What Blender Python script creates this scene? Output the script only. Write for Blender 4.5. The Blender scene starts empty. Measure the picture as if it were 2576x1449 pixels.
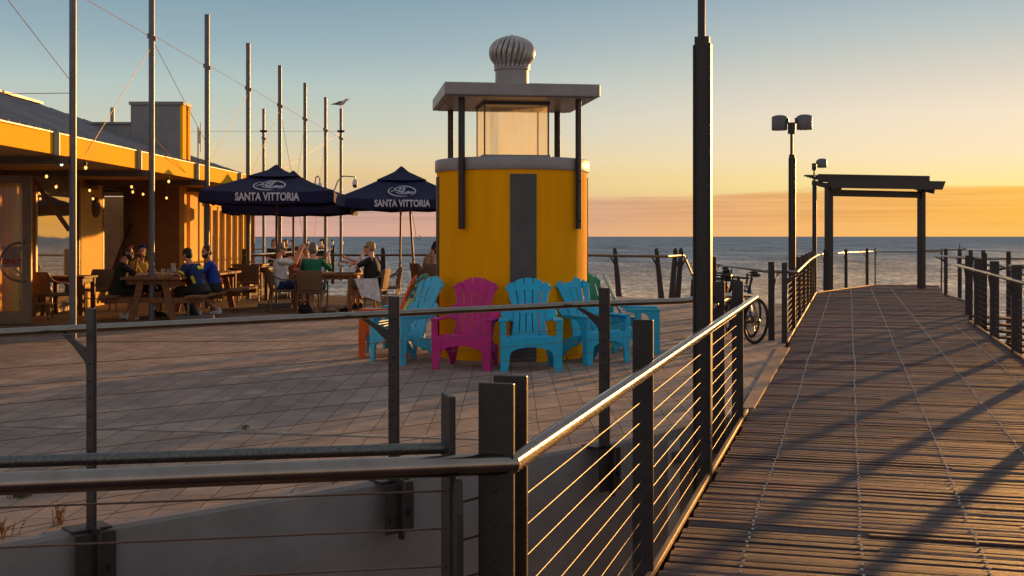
import bpy, math, random
from mathutils import Vector, Matrix, noise
random.seed(7)
R = math.radians
scene = bpy.context.scene
COL = scene.collection
H = 1.64            # eye height
F = 3000.0          # focal length in survey pixels (2576 px wide frame)

def at(px, py, Y):                       # survey pixel at depth Y -> point in the place
    return Vector(((px - 1288) / F * Y, Y, H - (py - 595) / F * Y))
def gp(px, py, z=0.0):                   # survey pixel on a level of height z
    Y = (H - z) * F / (py - 595)
    return Vector(((px - 1288) / F * Y, Y, z))

def srgb(r, g, b):
    f = lambda c: ((c/255.0)/12.92) if c/255.0 <= .04045 else (((c/255.0)+.055)/1.055)**2.4
    return (f(r), f(g), f(b), 1.0)

# ------------------------------------------------------------------ materials
def new_mat(name):
    m = bpy.data.materials.new(name); m.use_nodes = True
    nt = m.node_tree
    return m, nt, nt.nodes['Principled BSDF']
def node(nt, typ, **kw):
    n = nt.nodes.new(typ)
    for k, v in kw.items():
        if k in n.inputs: n.inputs[k].default_value = v
        else: setattr(n, k, v)
    return n
def pm(name, c, c2=None, scale=8.0, rough=.6, metal=0.0, bump=0.0, bscale=None, stretch=(1,1,1), detail=5, spec=.5, emit=None, estr=0, lo=.35, hi=.65, rvar=.12):
    m, nt, p = new_mat(name)
    tc = node(nt, 'ShaderNodeTexCoord'); mp = node(nt, 'ShaderNodeMapping')
    mp.inputs['Scale'].default_value = stretch
    nt.links.new(tc.outputs['Object'], mp.inputs['Vector'])
    nz = node(nt, 'ShaderNodeTexNoise', Scale=scale, Detail=detail, Roughness=.6)
    nt.links.new(mp.outputs['Vector'], nz.inputs['Vector'])
    rp = node(nt, 'ShaderNodeValToRGB')
    c2 = c2 or tuple([x*.72 for x in c[:3]]+[1])
    rp.color_ramp.elements[0].position = lo; rp.color_ramp.elements[0].color = c2
    rp.color_ramp.elements[1].position = hi; rp.color_ramp.elements[1].color = c
    nt.links.new(nz.outputs['Fac'], rp.inputs['Fac'])
    nt.links.new(rp.outputs['Color'], p.inputs['Base Color'])
    mr = node(nt, 'ShaderNodeMapRange'); mr.inputs['To Min'].default_value = max(.02, rough-rvar); mr.inputs['To Max'].default_value = min(1, rough+rvar)
    nt.links.new(nz.outputs['Fac'], mr.inputs['Value']); nt.links.new(mr.outputs['Result'], p.inputs['Roughness'])
    p.inputs['Metallic'].default_value = metal
    p.inputs['Specular IOR Level'].default_value = spec
    if bump:
        nb = node(nt, 'ShaderNodeTexNoise', Scale=bscale or scale*6, Detail=4)
        nt.links.new(mp.outputs['Vector'], nb.inputs['Vector'])
        b = node(nt, 'ShaderNodeBump', Strength=bump, Distance=.02)
        nt.links.new(nb.outputs['Fac'], b.inputs['Height']); nt.links.new(b.outputs['Normal'], p.inputs['Normal'])
    if emit:
        p.inputs['Emission Color'].default_value = emit; p.inputs['Emission Strength'].default_value = estr
    return m

def brick_mat(name, c1, c2, mortar, bw, rh, swap=True, msize=.008, rough=.85, speck=220, bump=.5, rot=0, offset=.5, roll=0):
    m, nt, p = new_mat(name)
    tc = node(nt, 'ShaderNodeTexCoord')
    mp = node(nt, 'ShaderNodeMapping'); mp.inputs['Rotation'].default_value = (0, 0, (R(90) if swap else 0) + rot)
    nt.links.new(tc.outputs['Object'], mp.inputs['Vector'])
    wob = node(nt, 'ShaderNodeTexNoise', Scale=1.3, Detail=2)
    nt.links.new(tc.outputs['Object'], wob.inputs['Vector'])
    wv = node(nt, 'ShaderNodeVectorMath', operation='SCALE'); wv.inputs['Scale'].default_value = .02
    nt.links.new(wob.outputs['Color'], wv.inputs[0])
    ad = node(nt, 'ShaderNodeVectorMath', operation='ADD')
    nt.links.new(mp.outputs['Vector'], ad.inputs[0]); nt.links.new(wv.outputs['Vector'], ad.inputs[1])
    bt = node(nt, 'ShaderNodeTexBrick'); bt.offset = offset
    bt.inputs['Scale'].default_value = 1; bt.inputs['Brick Width'].default_value = bw; bt.inputs['Row Height'].default_value = rh
    bt.inputs['Mortar Size'].default_value = msize; bt.inputs['Mortar Smooth'].default_value = .3
    bt.inputs['Color1'].default_value = c1; bt.inputs['Color2'].default_value = c2; bt.inputs['Mortar'].default_value = mortar
    nt.links.new(ad.outputs['Vector'], bt.inputs['Vector'])
    ns = node(nt, 'ShaderNodeTexNoise', Scale=speck, Detail=2); nt.links.new(tc.outputs['Object'], ns.inputs['Vector'])
    nl = node(nt, 'ShaderNodeTexNoise', Scale=.9, Detail=6, Roughness=.65); nt.links.new(tc.outputs['Object'], nl.inputs['Vector'])
    m1 = node(nt, 'ShaderNodeMapRange'); m1.inputs['From Min'].default_value=.3; m1.inputs['From Max'].default_value=.7; m1.inputs['To Min'].default_value=.45; m1.inputs['To Max'].default_value=1.5
    nt.links.new(ns.outputs['Fac'], m1.inputs['Value'])
    m2 = node(nt, 'ShaderNodeMapRange'); m2.inputs['From Min'].default_value=.3; m2.inputs['From Max'].default_value=.7; m2.inputs['To Min'].default_value=.62; m2.inputs['To Max'].default_value=1.15
    nt.links.new(nl.outputs['Fac'], m2.inputs['Value'])
    mm = node(nt, 'ShaderNodeMath', operation='MULTIPLY'); nt.links.new(m1.outputs['Result'], mm.inputs[0]); nt.links.new(m2.outputs['Result'], mm.inputs[1])
    vm = node(nt, 'ShaderNodeVectorMath', operation='SCALE'); nt.links.new(bt.outputs['Color'], vm.inputs[0]); nt.links.new(mm.outputs['Value'], vm.inputs['Scale'])
    nt.links.new(vm.outputs['Vector'], p.inputs['Base Color'])
    p.inputs['Roughness'].default_value = rough
    hm = node(nt, 'ShaderNodeMath', operation='MULTIPLY_ADD'); hm.inputs[1].default_value = -.8
    if roll: nl.inputs['Scale'].default_value = 1.1
    nt.links.new(bt.outputs['Fac'], hm.inputs[0]); nt.links.new(ns.outputs['Fac'], hm.inputs[2])
    b = node(nt, 'ShaderNodeBump', Strength=bump, Distance=.006)
    if roll:
        sp = node(nt, 'ShaderNodeTexNoise', Scale=9, Detail=4, Roughness=.7); nt.links.new(tc.outputs['Object'], sp.inputs['Vector'])
        sr = node(nt, 'ShaderNodeMapRange'); sr.inputs['From Min'].default_value=.6; sr.inputs['From Max'].default_value=.7; sr.inputs['To Min'].default_value=1; sr.inputs['To Max'].default_value=.72; nt.links.new(sp.outputs['Fac'], sr.inputs['Value'])
        m3 = node(nt, 'ShaderNodeMath', operation='MULTIPLY'); nt.links.new(mm.outputs['Value'], m3.inputs[0]); nt.links.new(sr.outputs['Result'], m3.inputs[1]); nt.links.new(m3.outputs[0], vm.inputs['Scale'])
        nr = node(nt, 'ShaderNodeTexNoise', Scale=2.2, Detail=3); nt.links.new(tc.outputs['Object'], nr.inputs['Vector'])
        b0 = node(nt, 'ShaderNodeBump', Strength=1.0, Distance=roll); nt.links.new(nr.outputs['Fac'], b0.inputs['Height']); nt.links.new(b0.outputs['Normal'], b.inputs['Normal'])
    nt.links.new(hm.outputs['Value'], b.inputs['Height']); nt.links.new(b.outputs['Normal'], p.inputs['Normal'])
    return m

M = {}
M['steel_dark'] = pm('painted_dark_steel', srgb(56,50,49), srgb(44,40,40), 14, .45, .2, .03, 160)
M['stainless'] = pm('brushed_stainless', srgb(146,138,130), srgb(134,126,118), 14, .2, 1.0, .0, 90, stretch=(1,1,1), rvar=.04)
M['galv'] = pm('galvanised_steel', srgb(116,116,112), srgb(88,88,86), 110, .42, .9, .06, 80)
M['cable'] = pm('wire_rope', srgb(116,90,70), srgb(70,54,46), 200, .55, .22)
M['mast'] = pm('grey_mast_paint', srgb(104,106,112), srgb(88,90,96), 5, .4, .35, .03)
M['paver'] = brick_mat('concrete_pavers', srgb(162,143,131), srgb(140,123,113), srgb(88,78,71), .42, .235, msize=.006, roll=.035)
M['timber_deck'] = brick_mat('cafe_timber_decking', srgb(142,110,82), srgb(104,80,60), srgb(30,22,18), 3.2, .12, swap=False, msize=.006, speck=70)
M['concrete'] = pm('painted_wall_concrete', srgb(136,130,129), srgb(120,115,114), 2.2, .85, 0, .25, 40)
M['concrete_light'] = pm('pale_concrete', srgb(190,184,174), srgb(160,152,142), 6, .85, 0, .3, 60)
M['yellow'] = pm('yellow_render', srgb(252,172,0), srgb(242,162,0), 2.2, .8, 0, .22, 90, stretch=(3,3,.35), lo=.3, hi=.6, spec=.12)
M['charcoal'] = pm('charcoal_panel', srgb(86,84,84), srgb(74,72,72), 4, .6, 0, .15, 110)
M['white_metal'] = pm('pale_grey_sheet_metal', srgb(150,146,146), srgb(136,132,132), 3, .4, .1, .02)
M['vent_metal'] = pm('ventilator_metal', srgb(184,180,176), srgb(150,146,142), 9, .36, .55, .04)
M['fascia'] = pm('cream_fascia_paint', srgb(248,192,22), srgb(242,180,18), 1.5, .8, 0, .03, 30, spec=.12)
M['soffit'] = pm('soffit_board', srgb(214,168,106), srgb(196,148,90), 2, .8)
M['beam'] = pm('dark_roof_beam', srgb(98,84,74), srgb(80,68,60), 6, .6)
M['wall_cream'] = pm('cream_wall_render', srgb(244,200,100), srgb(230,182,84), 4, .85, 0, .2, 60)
M['wall_shaded'] = pm('shaded_tan_wall', srgb(160,116,70), srgb(144,102,60), 4, .85, 0, .1, 60)  # browner than the cream walls: the unlit wall's shade is in this colour
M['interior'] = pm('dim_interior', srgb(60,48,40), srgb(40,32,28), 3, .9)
M['frame_alu'] = pm('door_frame_aluminium', srgb(132,110,84), srgb(112,92,70), 4, .45, .3)
M['roof_sheet'] = pm('grey_roof_sheeting', srgb(140,146,154), srgb(120,126,134), 1.2, .45, .3, .0)
M['grey_clad'] = pm('grey_cladding', srgb(138,136,138), srgb(124,122,124), 2, .6, 0, .03)
M['wood'] = pm('picnic_timber', srgb(150,100,58), srgb(104,66,38), 5, .7, 0, .25, 40, stretch=(7,.8,7))
M['wood_dark'] = pm('dark_stained_timber', srgb(112,70,42), srgb(74,46,30), 5, .65, 0, .2, 40, stretch=(6,1,6))
M['wicker'] = pm('woven_wicker', srgb(146,108,72), srgb(74,52,36), 55, .7, 0, .9, 60, stretch=(1,1,2.2))
M['tube_brown'] = pm('bronze_chair_tube', srgb(138,108,78), srgb(104,80,58), 30, .45, .4)
M['navy'] = pm('navy_canvas', srgb(15,20,66), srgb(11,15,52), 4, .85, 0, .15, 220)
M['print_white'] = pm('white_print', srgb(206,210,218), srgb(186,190,200), 20, .8)
M['black_plastic'] = pm('black_plastic', srgb(26,25,26), srgb(18,17,18), 12, .45)
M['rubber'] = pm('black_rubber', srgb(24,23,23), srgb(14,14,14), 30, .75)
M['white_plastic'] = pm('white_plastic', srgb(216,214,208), srgb(196,192,186), 8, .5)
M['blue_chair'] = pm('sky_blue_plastic', srgb(42,182,222), srgb(34,166,206), 3.2, .5, 0, .08, 200, spec=.35)
M['blue_chair_faded'] = pm('faded_blue_plastic', srgb(84,190,222), srgb(66,172,206), 3.2, .55, 0, .08, 200, spec=.35)
M['magenta_chair'] = pm('magenta_plastic', srgb(204,40,132), srgb(178,30,112), 3.2, .5, 0, .08, 200, spec=.35)
M['orange_chair'] = pm('orange_plastic', srgb(236,104,24), srgb(210,84,18), 3.2, .5, 0, .08, 200, spec=.35)
M['granite'] = pm('speckled_slab', srgb(130,124,118), srgb(78,74,72), 90, .8, 0, .2, 120)
M['sand'] = pm('beach_sand', srgb(150,128,108), srgb(112,94,80), .8, .95, 0, .5, 12)
M['skin'] = pm('tanned_skin', srgb(206,148,116), srgb(184,124,96), 9, .55, 0, .03)
M['skin_pale'] = pm('fair_skin', srgb(224,172,146), srgb(204,146,122), 9, .55)
M['hair_dark'] = pm('dark_brown_hair', srgb(44,30,24), srgb(22,15,12), 60, .55, 0, .6, 90, stretch=(1,1,.2))
M['hair_grey'] = pm('grey_hair', srgb(122,112,102), srgb(80,72,66), 60, .55, 0, .6, 90, stretch=(1,1,.2))
M['hair_fair'] = pm('sandy_blond_hair', srgb(176,140,92), srgb(130,98,60), 60, .55, 0, .6, 90, stretch=(1,1,.2))
def cloth(n, c): return pm(n, c, tuple([x*.7 for x in c[:3]]+[1]), 12, .85, 0, .5, 22)
M['c_black'] = cloth('black_cloth', srgb(34,31,31)); M['c_yellow'] = cloth('mustard_cloth', srgb(190,150,40))
M['c_navy'] = cloth('navy_jersey', srgb(22,42,92)); M['c_blue'] = cloth('royal_blue_jersey', srgb(28,62,160))
M['c_white'] = cloth('white_cloth', srgb(226,222,222)); M['c_green'] = cloth('green_linen', srgb(12,112,72))
M['c_orange'] = cloth('orange_cloth', srgb(208,84,40)); M['c_beige'] = cloth('beige_cloth', srgb(196,164,130))
M['c_tan'] = cloth('khaki_cloth', srgb(148,120,92)); M['c_peach'] = cloth('peach_cloth', srgb(236,196,170))
M['jersey_yellow'] = pm('yellow_jersey_print', srgb(232,216,30), srgb(214,198,26), 20, .8)
M['jersey_red'] = pm('red_jersey_print', srgb(214,36,40), srgb(190,30,36), 20, .8)
M['bulb'] = pm('lit_bulb', srgb(255,226,150), None, 5, .3, emit=(1,.5,.14,1), estr=2.0)
M['bulb_cold'] = pm('cold_lit_bulb', srgb(240,250,245), None, 5, .3, emit=(.8,1,.95,1), estr=2)
M['bike_black'] = pm('black_bike_paint', srgb(30,30,32), srgb(20,20,22), 10, .3, .3)
M['bike_blue'] = pm('blue_bike_paint', srgb(30,72,168), srgb(24,58,140), 10, .3, .3)
M['bike_red'] = pm('dark_red_bike_paint', srgb(120,28,30), srgb(92,20,22), 10, .3, .3)
M['chrome'] = pm('bike_metal', srgb(190,184,176), srgb(130,124,118), 30, .25, 1)
M['rust_ply'] = pm('bronze_threshold_plate', srgb(176,136,96), srgb(138,102,70), 5, .55, .3, .2, 30)
M['leaf'] = pm('dry_weed_green', srgb(92,92,48), srgb(60,62,30), 20, .8)
M['weed_dry'] = pm('dry_weed_orange', srgb(170,110,54), srgb(120,74,36), 20, .8)
M['sign_pink'] = pm('pink_paper_sign', srgb(150,120,112), srgb(136,106,100), 10, .7)
M['red_ink'] = pm('red_ink', srgb(176,24,24), None, 10, .7)
M['teal_strap'] = pm('teal_strap', srgb(20,92,100), None, 10, .8)
M['gull_white'] = pm('gull_white', srgb(206,202,198), srgb(180,176,172), 20, .8)
M['gull_grey'] = pm('gull_grey', srgb(120,120,124), srgb(96,96,100), 20, .8)
M['seam'] = pm('joint_sealant', srgb(158,148,138), srgb(110,100,94), 4, .85)
M['strip_dark'] = pm('dark_strip', srgb(76,68,64), srgb(56,50,48), 4, .9)

def glass_mat(name, base, rough=.03, metal=.55):
    m, nt, p = new_mat(name)
    tc = node(nt,'ShaderNodeTexCoord'); nz = node(nt,'ShaderNodeTexNoise', Scale=.8, Detail=2); nt.links.new(tc.outputs['Object'], nz.inputs['Vector'])
    b = node(nt,'ShaderNodeBump', Strength=.04, Distance=.05); nt.links.new(nz.outputs['Fac'], b.inputs['Height']); nt.links.new(b.outputs['Normal'], p.inputs['Normal'])
    p.inputs['Base Color'].default_value = base; p.inputs['Roughness'].default_value = rough; p.inputs['Metallic'].default_value = metal
    return m
M['mirror_glass'] = glass_mat('reflective_window_glass', (.62,.56,.5,1), .03, .92)
def clear_mat(name, tint, alpha=.25, rough=.05):
    m, nt, p = new_mat(name)
    p.inputs['Base Color'].default_value = tint; p.inputs['Roughness'].default_value = rough
    tr = node(nt,'ShaderNodeBsdfTransparent'); tr.inputs['Color'].default_value = (.95,.94,.9,1)
    fr = node(nt,'ShaderNodeFresnel', IOR=1.5)
    gl = node(nt,'ShaderNodeBsdfGlossy', Roughness=rough)
    mx = node(nt,'ShaderNodeMixShader'); nt.links.new(fr.outputs['Fac'], mx.inputs['Fac']); nt.links.new(tr.outputs[0], mx.inputs[1]); nt.links.new(gl.outputs[0], mx.inputs[2])
    mx2 = node(nt,'ShaderNodeMixShader', Fac=alpha); nt.links.new(mx.outputs[0], mx2.inputs[1]); nt.links.new(p.outputs[0], mx2.inputs[2])
    nt.links.new(mx2.outputs[0], nt.nodes['Material Output'].inputs['Surface'])
    return m
M['clear_glass'] = clear_mat('drinking_glass', (.9,.9,.88,1), .12)
M['door_glass'] = clear_mat('door_glass', (.28,.2,.12,1), .4)
# dirty translucent lantern glass
def lantern_glass():
    m, nt, p = new_mat('salt_stained_glass')
    tc = node(nt,'ShaderNodeTexCoord'); mp = node(nt,'ShaderNodeMapping'); mp.inputs['Scale'].default_value=(9,9,1.2); nt.links.new(tc.outputs['Object'], mp.inputs['Vector'])
    nz = node(nt,'ShaderNodeTexNoise', Scale=1.2, Detail=6); nt.links.new(mp.outputs['Vector'], nz.inputs['Vector'])
    mr = node(nt,'ShaderNodeMapRange'); mr.inputs['From Min'].default_value=.3; mr.inputs['From Max'].default_value=.75; mr.inputs['To Min'].default_value=.26; mr.inputs['To Max'].default_value=.55
    nt.links.new(nz.outputs['Fac'], mr.inputs['Value'])
    tr = node(nt,'ShaderNodeBsdfTransparent'); tr.inputs['Color'].default_value=(1,.97,.88,1)
    tl = node(nt,'ShaderNodeBsdfTranslucent'); tl.inputs['Color'].default_value=(1,.93,.66,1)
    df = node(nt,'ShaderNodeBsdfDiffuse'); df.inputs['Color'].default_value=(.8,.76,.66,1)
    a = node(nt,'ShaderNodeMixShader', Fac=.4); nt.links.new(tl.outputs[0], a.inputs[1]); nt.links.new(df.outputs[0], a.inputs[2])
    mx = node(nt,'ShaderNodeMixShader'); nt.links.new(mr.outputs[0], mx.inputs['Fac']); nt.links.new(tr.outputs[0], mx.inputs[1]); nt.links.new(a.outputs[0], mx.inputs[2])
    nt.links.new(mx.outputs[0], nt.nodes['Material Output'].inputs['Surface'])
    return m
M['lantern'] = lantern_glass()

# weathered boardwalk timber: per-board tone from a mesh attribute, grain along the board
def board_mat():
    m, nt, p = new_mat('weathered_boards')
    at_ = node(nt,'ShaderNodeAttribute'); at_.attribute_name = 'tone'
    tc = node(nt,'ShaderNodeTexCoord')
    mp = node(nt,'ShaderNodeMapping'); mp.inputs['Scale'].default_value=(1.6,26,1); nt.links.new(tc.outputs['Object'], mp.inputs['Vector'])
    off = node(nt,'ShaderNodeVectorMath', operation='ADD'); sc = node(nt,'ShaderNodeVectorMath', operation='SCALE'); sc.inputs['Scale'].default_value=37
    nt.links.new(at_.outputs['Color'], sc.inputs[0]); nt.links.new(mp.outputs['Vector'], off.inputs[0]); nt.links.new(sc.outputs['Vector'], off.inputs[1])
    g = node(nt,'ShaderNodeTexNoise', Scale=2.4, Detail=8, Roughness=.7); nt.links.new(off.outputs['Vector'], g.inputs['Vector'])
    mp2 = node(nt,'ShaderNodeMapping'); mp2.inputs['Scale'].default_value=(.9,8,1); nt.links.new(tc.outputs['Object'], mp2.inputs['Vector'])
    blot = node(nt,'ShaderNodeTexNoise', Scale=1.1, Detail=5); nt.links.new(mp2.outputs['Vector'], blot.inputs['Vector'])
    rp = node(nt,'ShaderNodeValToRGB'); e = rp.color_ramp.elements
    e[0].position=.36; e[0].color=srgb(26,21,23); e[1].position=.68; e[1].color=srgb(150,78,66)
    k = e.new(.5); k.color=srgb(72,45,45)
    nt.links.new(g.outputs['Fac'], rp.inputs['Fac'])
    tm = node(nt,'ShaderNodeMapRange'); tm.inputs['To Min'].default_value=.38; tm.inputs['To Max'].default_value=1.3; nt.links.new(at_.outputs['Fac'], tm.inputs['Value'])
    bm = node(nt,'ShaderNodeMapRange'); bm.inputs['From Min'].default_value=.3; bm.inputs['From Max'].default_value=.7; bm.inputs['To Min'].default_value=.4; bm.inputs['To Max'].default_value=1.15; nt.links.new(blot.outputs['Fac'], bm.inputs['Value'])
    mu = node(nt,'ShaderNodeMath', operation='MULTIPLY'); nt.links.new(tm.outputs[0], mu.inputs[0]); nt.links.new(bm.outputs[0], mu.inputs[1])
    vm = node(nt,'ShaderNodeVectorMath', operation='SCALE'); nt.links.new(rp.outputs['Color'], vm.inputs[0]); nt.links.new(mu.outputs[0], vm.inputs['Scale'])
    nt.links.new(vm.outputs['Vector'], p.inputs['Base Color'])
    p.inputs['Roughness'].default_value=.55; p.inputs['Specular IOR Level'].default_value=.5
    b = node(nt,'ShaderNodeBump', Strength=1.0, Distance=.016); nt.links.new(g.outputs['Fac'], b.inputs['Height']); nt.links.new(b.outputs['Normal'], p.inputs['Normal'])
    return m
M['boards'] = board_mat()

def sea_mat():
    m, nt, p = new_mat('sea_water')
    geo = node(nt,'ShaderNodeNewGeometry')
    def nzs(scale, st, det, rough, rot):
        mp = node(nt,'ShaderNodeMapping'); mp.inputs['Scale'].default_value=st; mp.inputs['Rotation'].default_value=(0,0,R(rot)); nt.links.new(geo.outputs['Position'], mp.inputs['Vector'])
        nz = node(nt,'ShaderNodeTexNoise', Scale=scale, Detail=det, Roughness=rough); nt.links.new(mp.outputs['Vector'], nz.inputs['Vector']); return nz
    big = nzs(.014, (2.4,.7,1), 14, .8, 5); mid = nzs(.5, (2.6,.95,1), 5, .62, -7)
    rp = node(nt,'ShaderNodeValToRGB'); e = rp.color_ramp.elements
    e[0].position=.41; e[0].color=srgb(36,58,76); e[1].position=.6; e[1].color=srgb(190,198,202); k=e.new(.5); k.color=srgb(102,124,138)  # ripple lights, darks and sky sheen put into the diffuse colour
    mx = node(nt,'ShaderNodeMath', operation='MULTIPLY_ADD'); mx.inputs[1].default_value=.5; nt.links.new(big.outputs['Fac'], mx.inputs[0])
    m5 = node(nt,'ShaderNodeMath', operation='MULTIPLY'); m5.inputs[1].default_value=.5; nt.links.new(mid.outputs['Fac'], m5.inputs[0]); nt.links.new(m5.outputs[0], mx.inputs[2])
    nt.links.new(mx.outputs[0], rp.inputs['Fac'])
    ad = node(nt,'ShaderNodeMath', operation='MULTIPLY_ADD'); ad.inputs[1].default_value=4.0; nt.links.new(big.outputs['Fac'], ad.inputs[0]); nt.links.new(mid.outputs['Fac'], ad.inputs[2])
    b = node(nt,'ShaderNodeBump', Strength=1.0, Distance=.8); nt.links.new(ad.outputs[0], b.inputs['Height'])
    df = node(nt,'ShaderNodeBsdfDiffuse'); nt.links.new(rp.outputs['Color'], df.inputs['Color'])
    gl = node(nt,'ShaderNodeBsdfGlossy', Roughness=.34); gl.inputs['Color'].default_value=(.72,.82,.95,1); nt.links.new(b.outputs['Normal'], gl.inputs['Normal'])
    ms = node(nt,'ShaderNodeMixShader', Fac=.13); nt.links.new(df.outputs[0], ms.inputs[1]); nt.links.new(gl.outputs[0], ms.inputs[2]); nt.links.new(ms.outputs[0], nt.nodes['Material Output'].inputs['Surface'])
    return m
M['sea'] = sea_mat()

# ------------------------------------------------------------------ mesh builder
class MB:
    def __init__(s): s.v=[]; s.f=[]
    def add(s, vs, fs, mat=None):
        o=len(s.v)
        for p in vs:
            p=Vector(p); s.v.append(tuple(mat@p) if mat is not None else tuple(p))
        for f in fs: s.f.append(tuple(i+o for i in f))
        return s
    def box(s, c, d, rz=0, mat=None):
        x,y,z=d[0]/2,d[1]/2,d[2]/2
        vs=[(-x,-y,-z),(x,-y,-z),(x,y,-z),(-x,y,-z),(-x,-y,z),(x,-y,z),(x,y,z),(-x,y,z)]
        fs=[(3,2,1,0),(4,5,6,7),(0,1,5,4),(1,2,6,5),(2,3,7,6),(3,0,4,7)]
        m=Matrix.Translation(Vector(c))@(mat if mat is not None else Matrix.Rotation(rz,4,'Z'))
        return s.add(vs,fs,m)
    def beam(s, a, b, w, h, up=(0,0,1)):
        a=Vector(a); b=Vector(b); d=b-a; L=d.length; y=d.normalized(); u=Vector(up)
        x=y.cross(u)
        if x.length<1e-5: x=y.cross(Vector((1,0,0)))
        x.normalize(); z=x.cross(y)
        m=Matrix((x,y,z)).transposed().to_4x4(); m.translation=(a+b)/2
        return s.box((0,0,0),(w,L,h),mat=m) if False else s._bx(m,(w,L,h))
    def _bx(s,m,d):
        x,y,z=d[0]/2,d[1]/2,d[2]/2
        vs=[(-x,-y,-z),(x,-y,-z),(x,y,-z),(-x,y,-z),(-x,-y,z),(x,-y,z),(x,y,z),(-x,y,z)]
        return s.add(vs,[(3,2,1,0),(4,5,6,7),(0,1,5,4),(1,2,6,5),(2,3,7,6),(3,0,4,7)],m)
    def tube(s, pts, r, n=10, caps=True, r1=None, closed=False):
        pts=[Vector(p) for p in pts]; N=len(pts); o=len(s.v)
        rr=r if isinstance(r,(list,tuple)) else [r+( (r1-r)*i/(N-1) if r1 is not None else 0) for i in range(N)]
        prev=None
        for i,p in enumerate(pts):
            if closed: t=(pts[(i+1)%N]-pts[i-1])
            elif i==0: t=pts[1]-pts[0]
            elif i==N-1: t=pts[-1]-pts[-2]
            else: t=(pts[i+1]-p).normalized()+(p-pts[i-1]).normalized()
            if t.length<1e-9: t=Vector((0,0,1))
            t.normalize()
            if prev is None:
                a=Vector((0,0,1)) if abs(t.z)<.9 else Vector((1,0,0))
                u=t.cross(a).normalized()
            else:
                u=(prev-t*prev.dot(t))
                u=u.normalized() if u.length>1e-6 else t.orthogonal().normalized()
            prev=u; w=t.cross(u)
            k=1.0
            if not closed and 0<i<N-1:
                c=(pts[i+1]-p).normalized().dot((p-pts[i-1]).normalized()); k=1/max(.5,math.sqrt((1+c)/2))
            for j in range(n):
                an=2*math.pi*j/n
                s.v.append(tuple(p+(u*math.cos(an)+w*math.sin(an))*rr[i]*(k if k<1.2 else 1.2)))
        M_=N if closed else N-1
        for i in range(M_):
            a=o+i*n; b=o+((i+1)%N)*n
            for j in range(n): s.f.append((a+j,a+(j+1)%n,b+(j+1)%n,b+j))
        if caps and not closed:
            s.f.append(tuple(o+j for j in range(n))[::-1]); s.f.append(tuple(o+(N-1)*n+j for j in range(n)))
        return s
    def cyl(s,a,b,r,r1=None,n=16): return s.tube([a,b],r,n,True,r1 if r1 is not None else r)
    def lathe(s, prof, c=(0,0,0), n=24, cap=True, a0=0, a1=2*math.pi):
        o=len(s.v); full=abs(a1-a0-2*math.pi)<1e-6; K=n if full else n+1
        for (r,z) in prof:
            for j in range(K):
                an=a0+(a1-a0)*j/n
                s.v.append((c[0]+r*math.cos(an),c[1]+r*math.sin(an),c[2]+z))
        for i in range(len(prof)-1):
            for j in range(n):
                j2=(j+1)%K
                s.f.append((o+i*K+j,o+i*K+j2,o+(i+1)*K+j2,o+(i+1)*K+j))
        if cap and full:
            s.f.append(tuple(o+j for j in range(K))[::-1]); s.f.append(tuple(o+(len(prof)-1)*K+j for j in range(K)))
        return s
    def prism(s, poly, a, ex, ey, th):
        # polygon (2d) in the plane a + u*ex + v*ey, thickness th along ex x ey (centred)
        a=Vector(a); ex=Vector(ex).normalized(); ey=Vector(ey).normalized(); n=ex.cross(ey).normalized()*th/2
        k=len(poly); vs=[a+ex*u+ey*v-n for u,v in poly]+[a+ex*u+ey*v+n for u,v in poly]
        ar=sum(poly[i][0]*poly[(i+1)%k][1]-poly[(i+1)%k][0]*poly[i][1] for i in range(k))
        fs=[tuple(range(k))[::-1],tuple(range(k,2*k))]+[(i,(i+1)%k,k+(i+1)%k,k+i) for i in range(k)]
        if ar<0: fs=[f[::-1] for f in fs]
        return s.add(vs,fs)
    def ball(s,c,r,n=12,sc=(1,1,1),mat=None):
        prof=[(math.sin(math.pi*i/n)*1.0,-math.cos(math.pi*i/n)) for i in range(n+1)]
        t=MB(); t.lathe([(max(p[0],.002),p[1]) for p in prof],(0,0,0),n*2)
        m=Matrix.Translation(Vector(c))@(mat if mat is not None else Matrix.Identity(4))@Matrix.Diagonal((r*sc[0],r*sc[1],r*sc[2],1))
        return s.add(t.v,t.f,m)
    def build(s,name,mat,parent=None,smooth=False,bevel=0,label=None,cat=None,group=None,kind=None,loc=None,ang=40):
        me=bpy.data.meshes.new(name); me.from_pydata(s.v,[],s.f); me.update()
        me.materials.append(M[mat] if isinstance(mat,str) else mat)
        ob=bpy.data.objects.new(name,me); COL.objects.link(ob)
        if parent is not None: ob.parent=parent
        if loc is not None: ob.location=loc
        if smooth:
            for p in me.polygons: p.use_smooth=True
            try: me.set_sharp_from_angle(angle=R(ang))
            except Exception: pass
        if bevel:
            b=ob.modifiers.new('bevel','BEVEL'); b.width=bevel; b.segments=2; b.limit_method='ANGLE'; b.angle_limit=R(35)
        tag(ob,label,cat,group,kind)
        return ob
def tag(o,label=None,cat=None,group=None,kind=None):
    if label: o['label']=label
    if cat: o['category']=cat
    if group: o['group']=group
    if kind: o['kind']=kind
    return o
def thing(name,label,cat,loc=(0,0,0),rz=0,group=None,kind=None):
    o=bpy.data.objects.new(name,None); COL.objects.link(o); o.location=loc; o.rotation_euler=(0,0,rz); o.empty_display_size=.2
    return tag(o,label,cat,group,kind)
KIDS={}
def kids(o): return [c for c in bpy.data.objects if c.parent==o]
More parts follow.
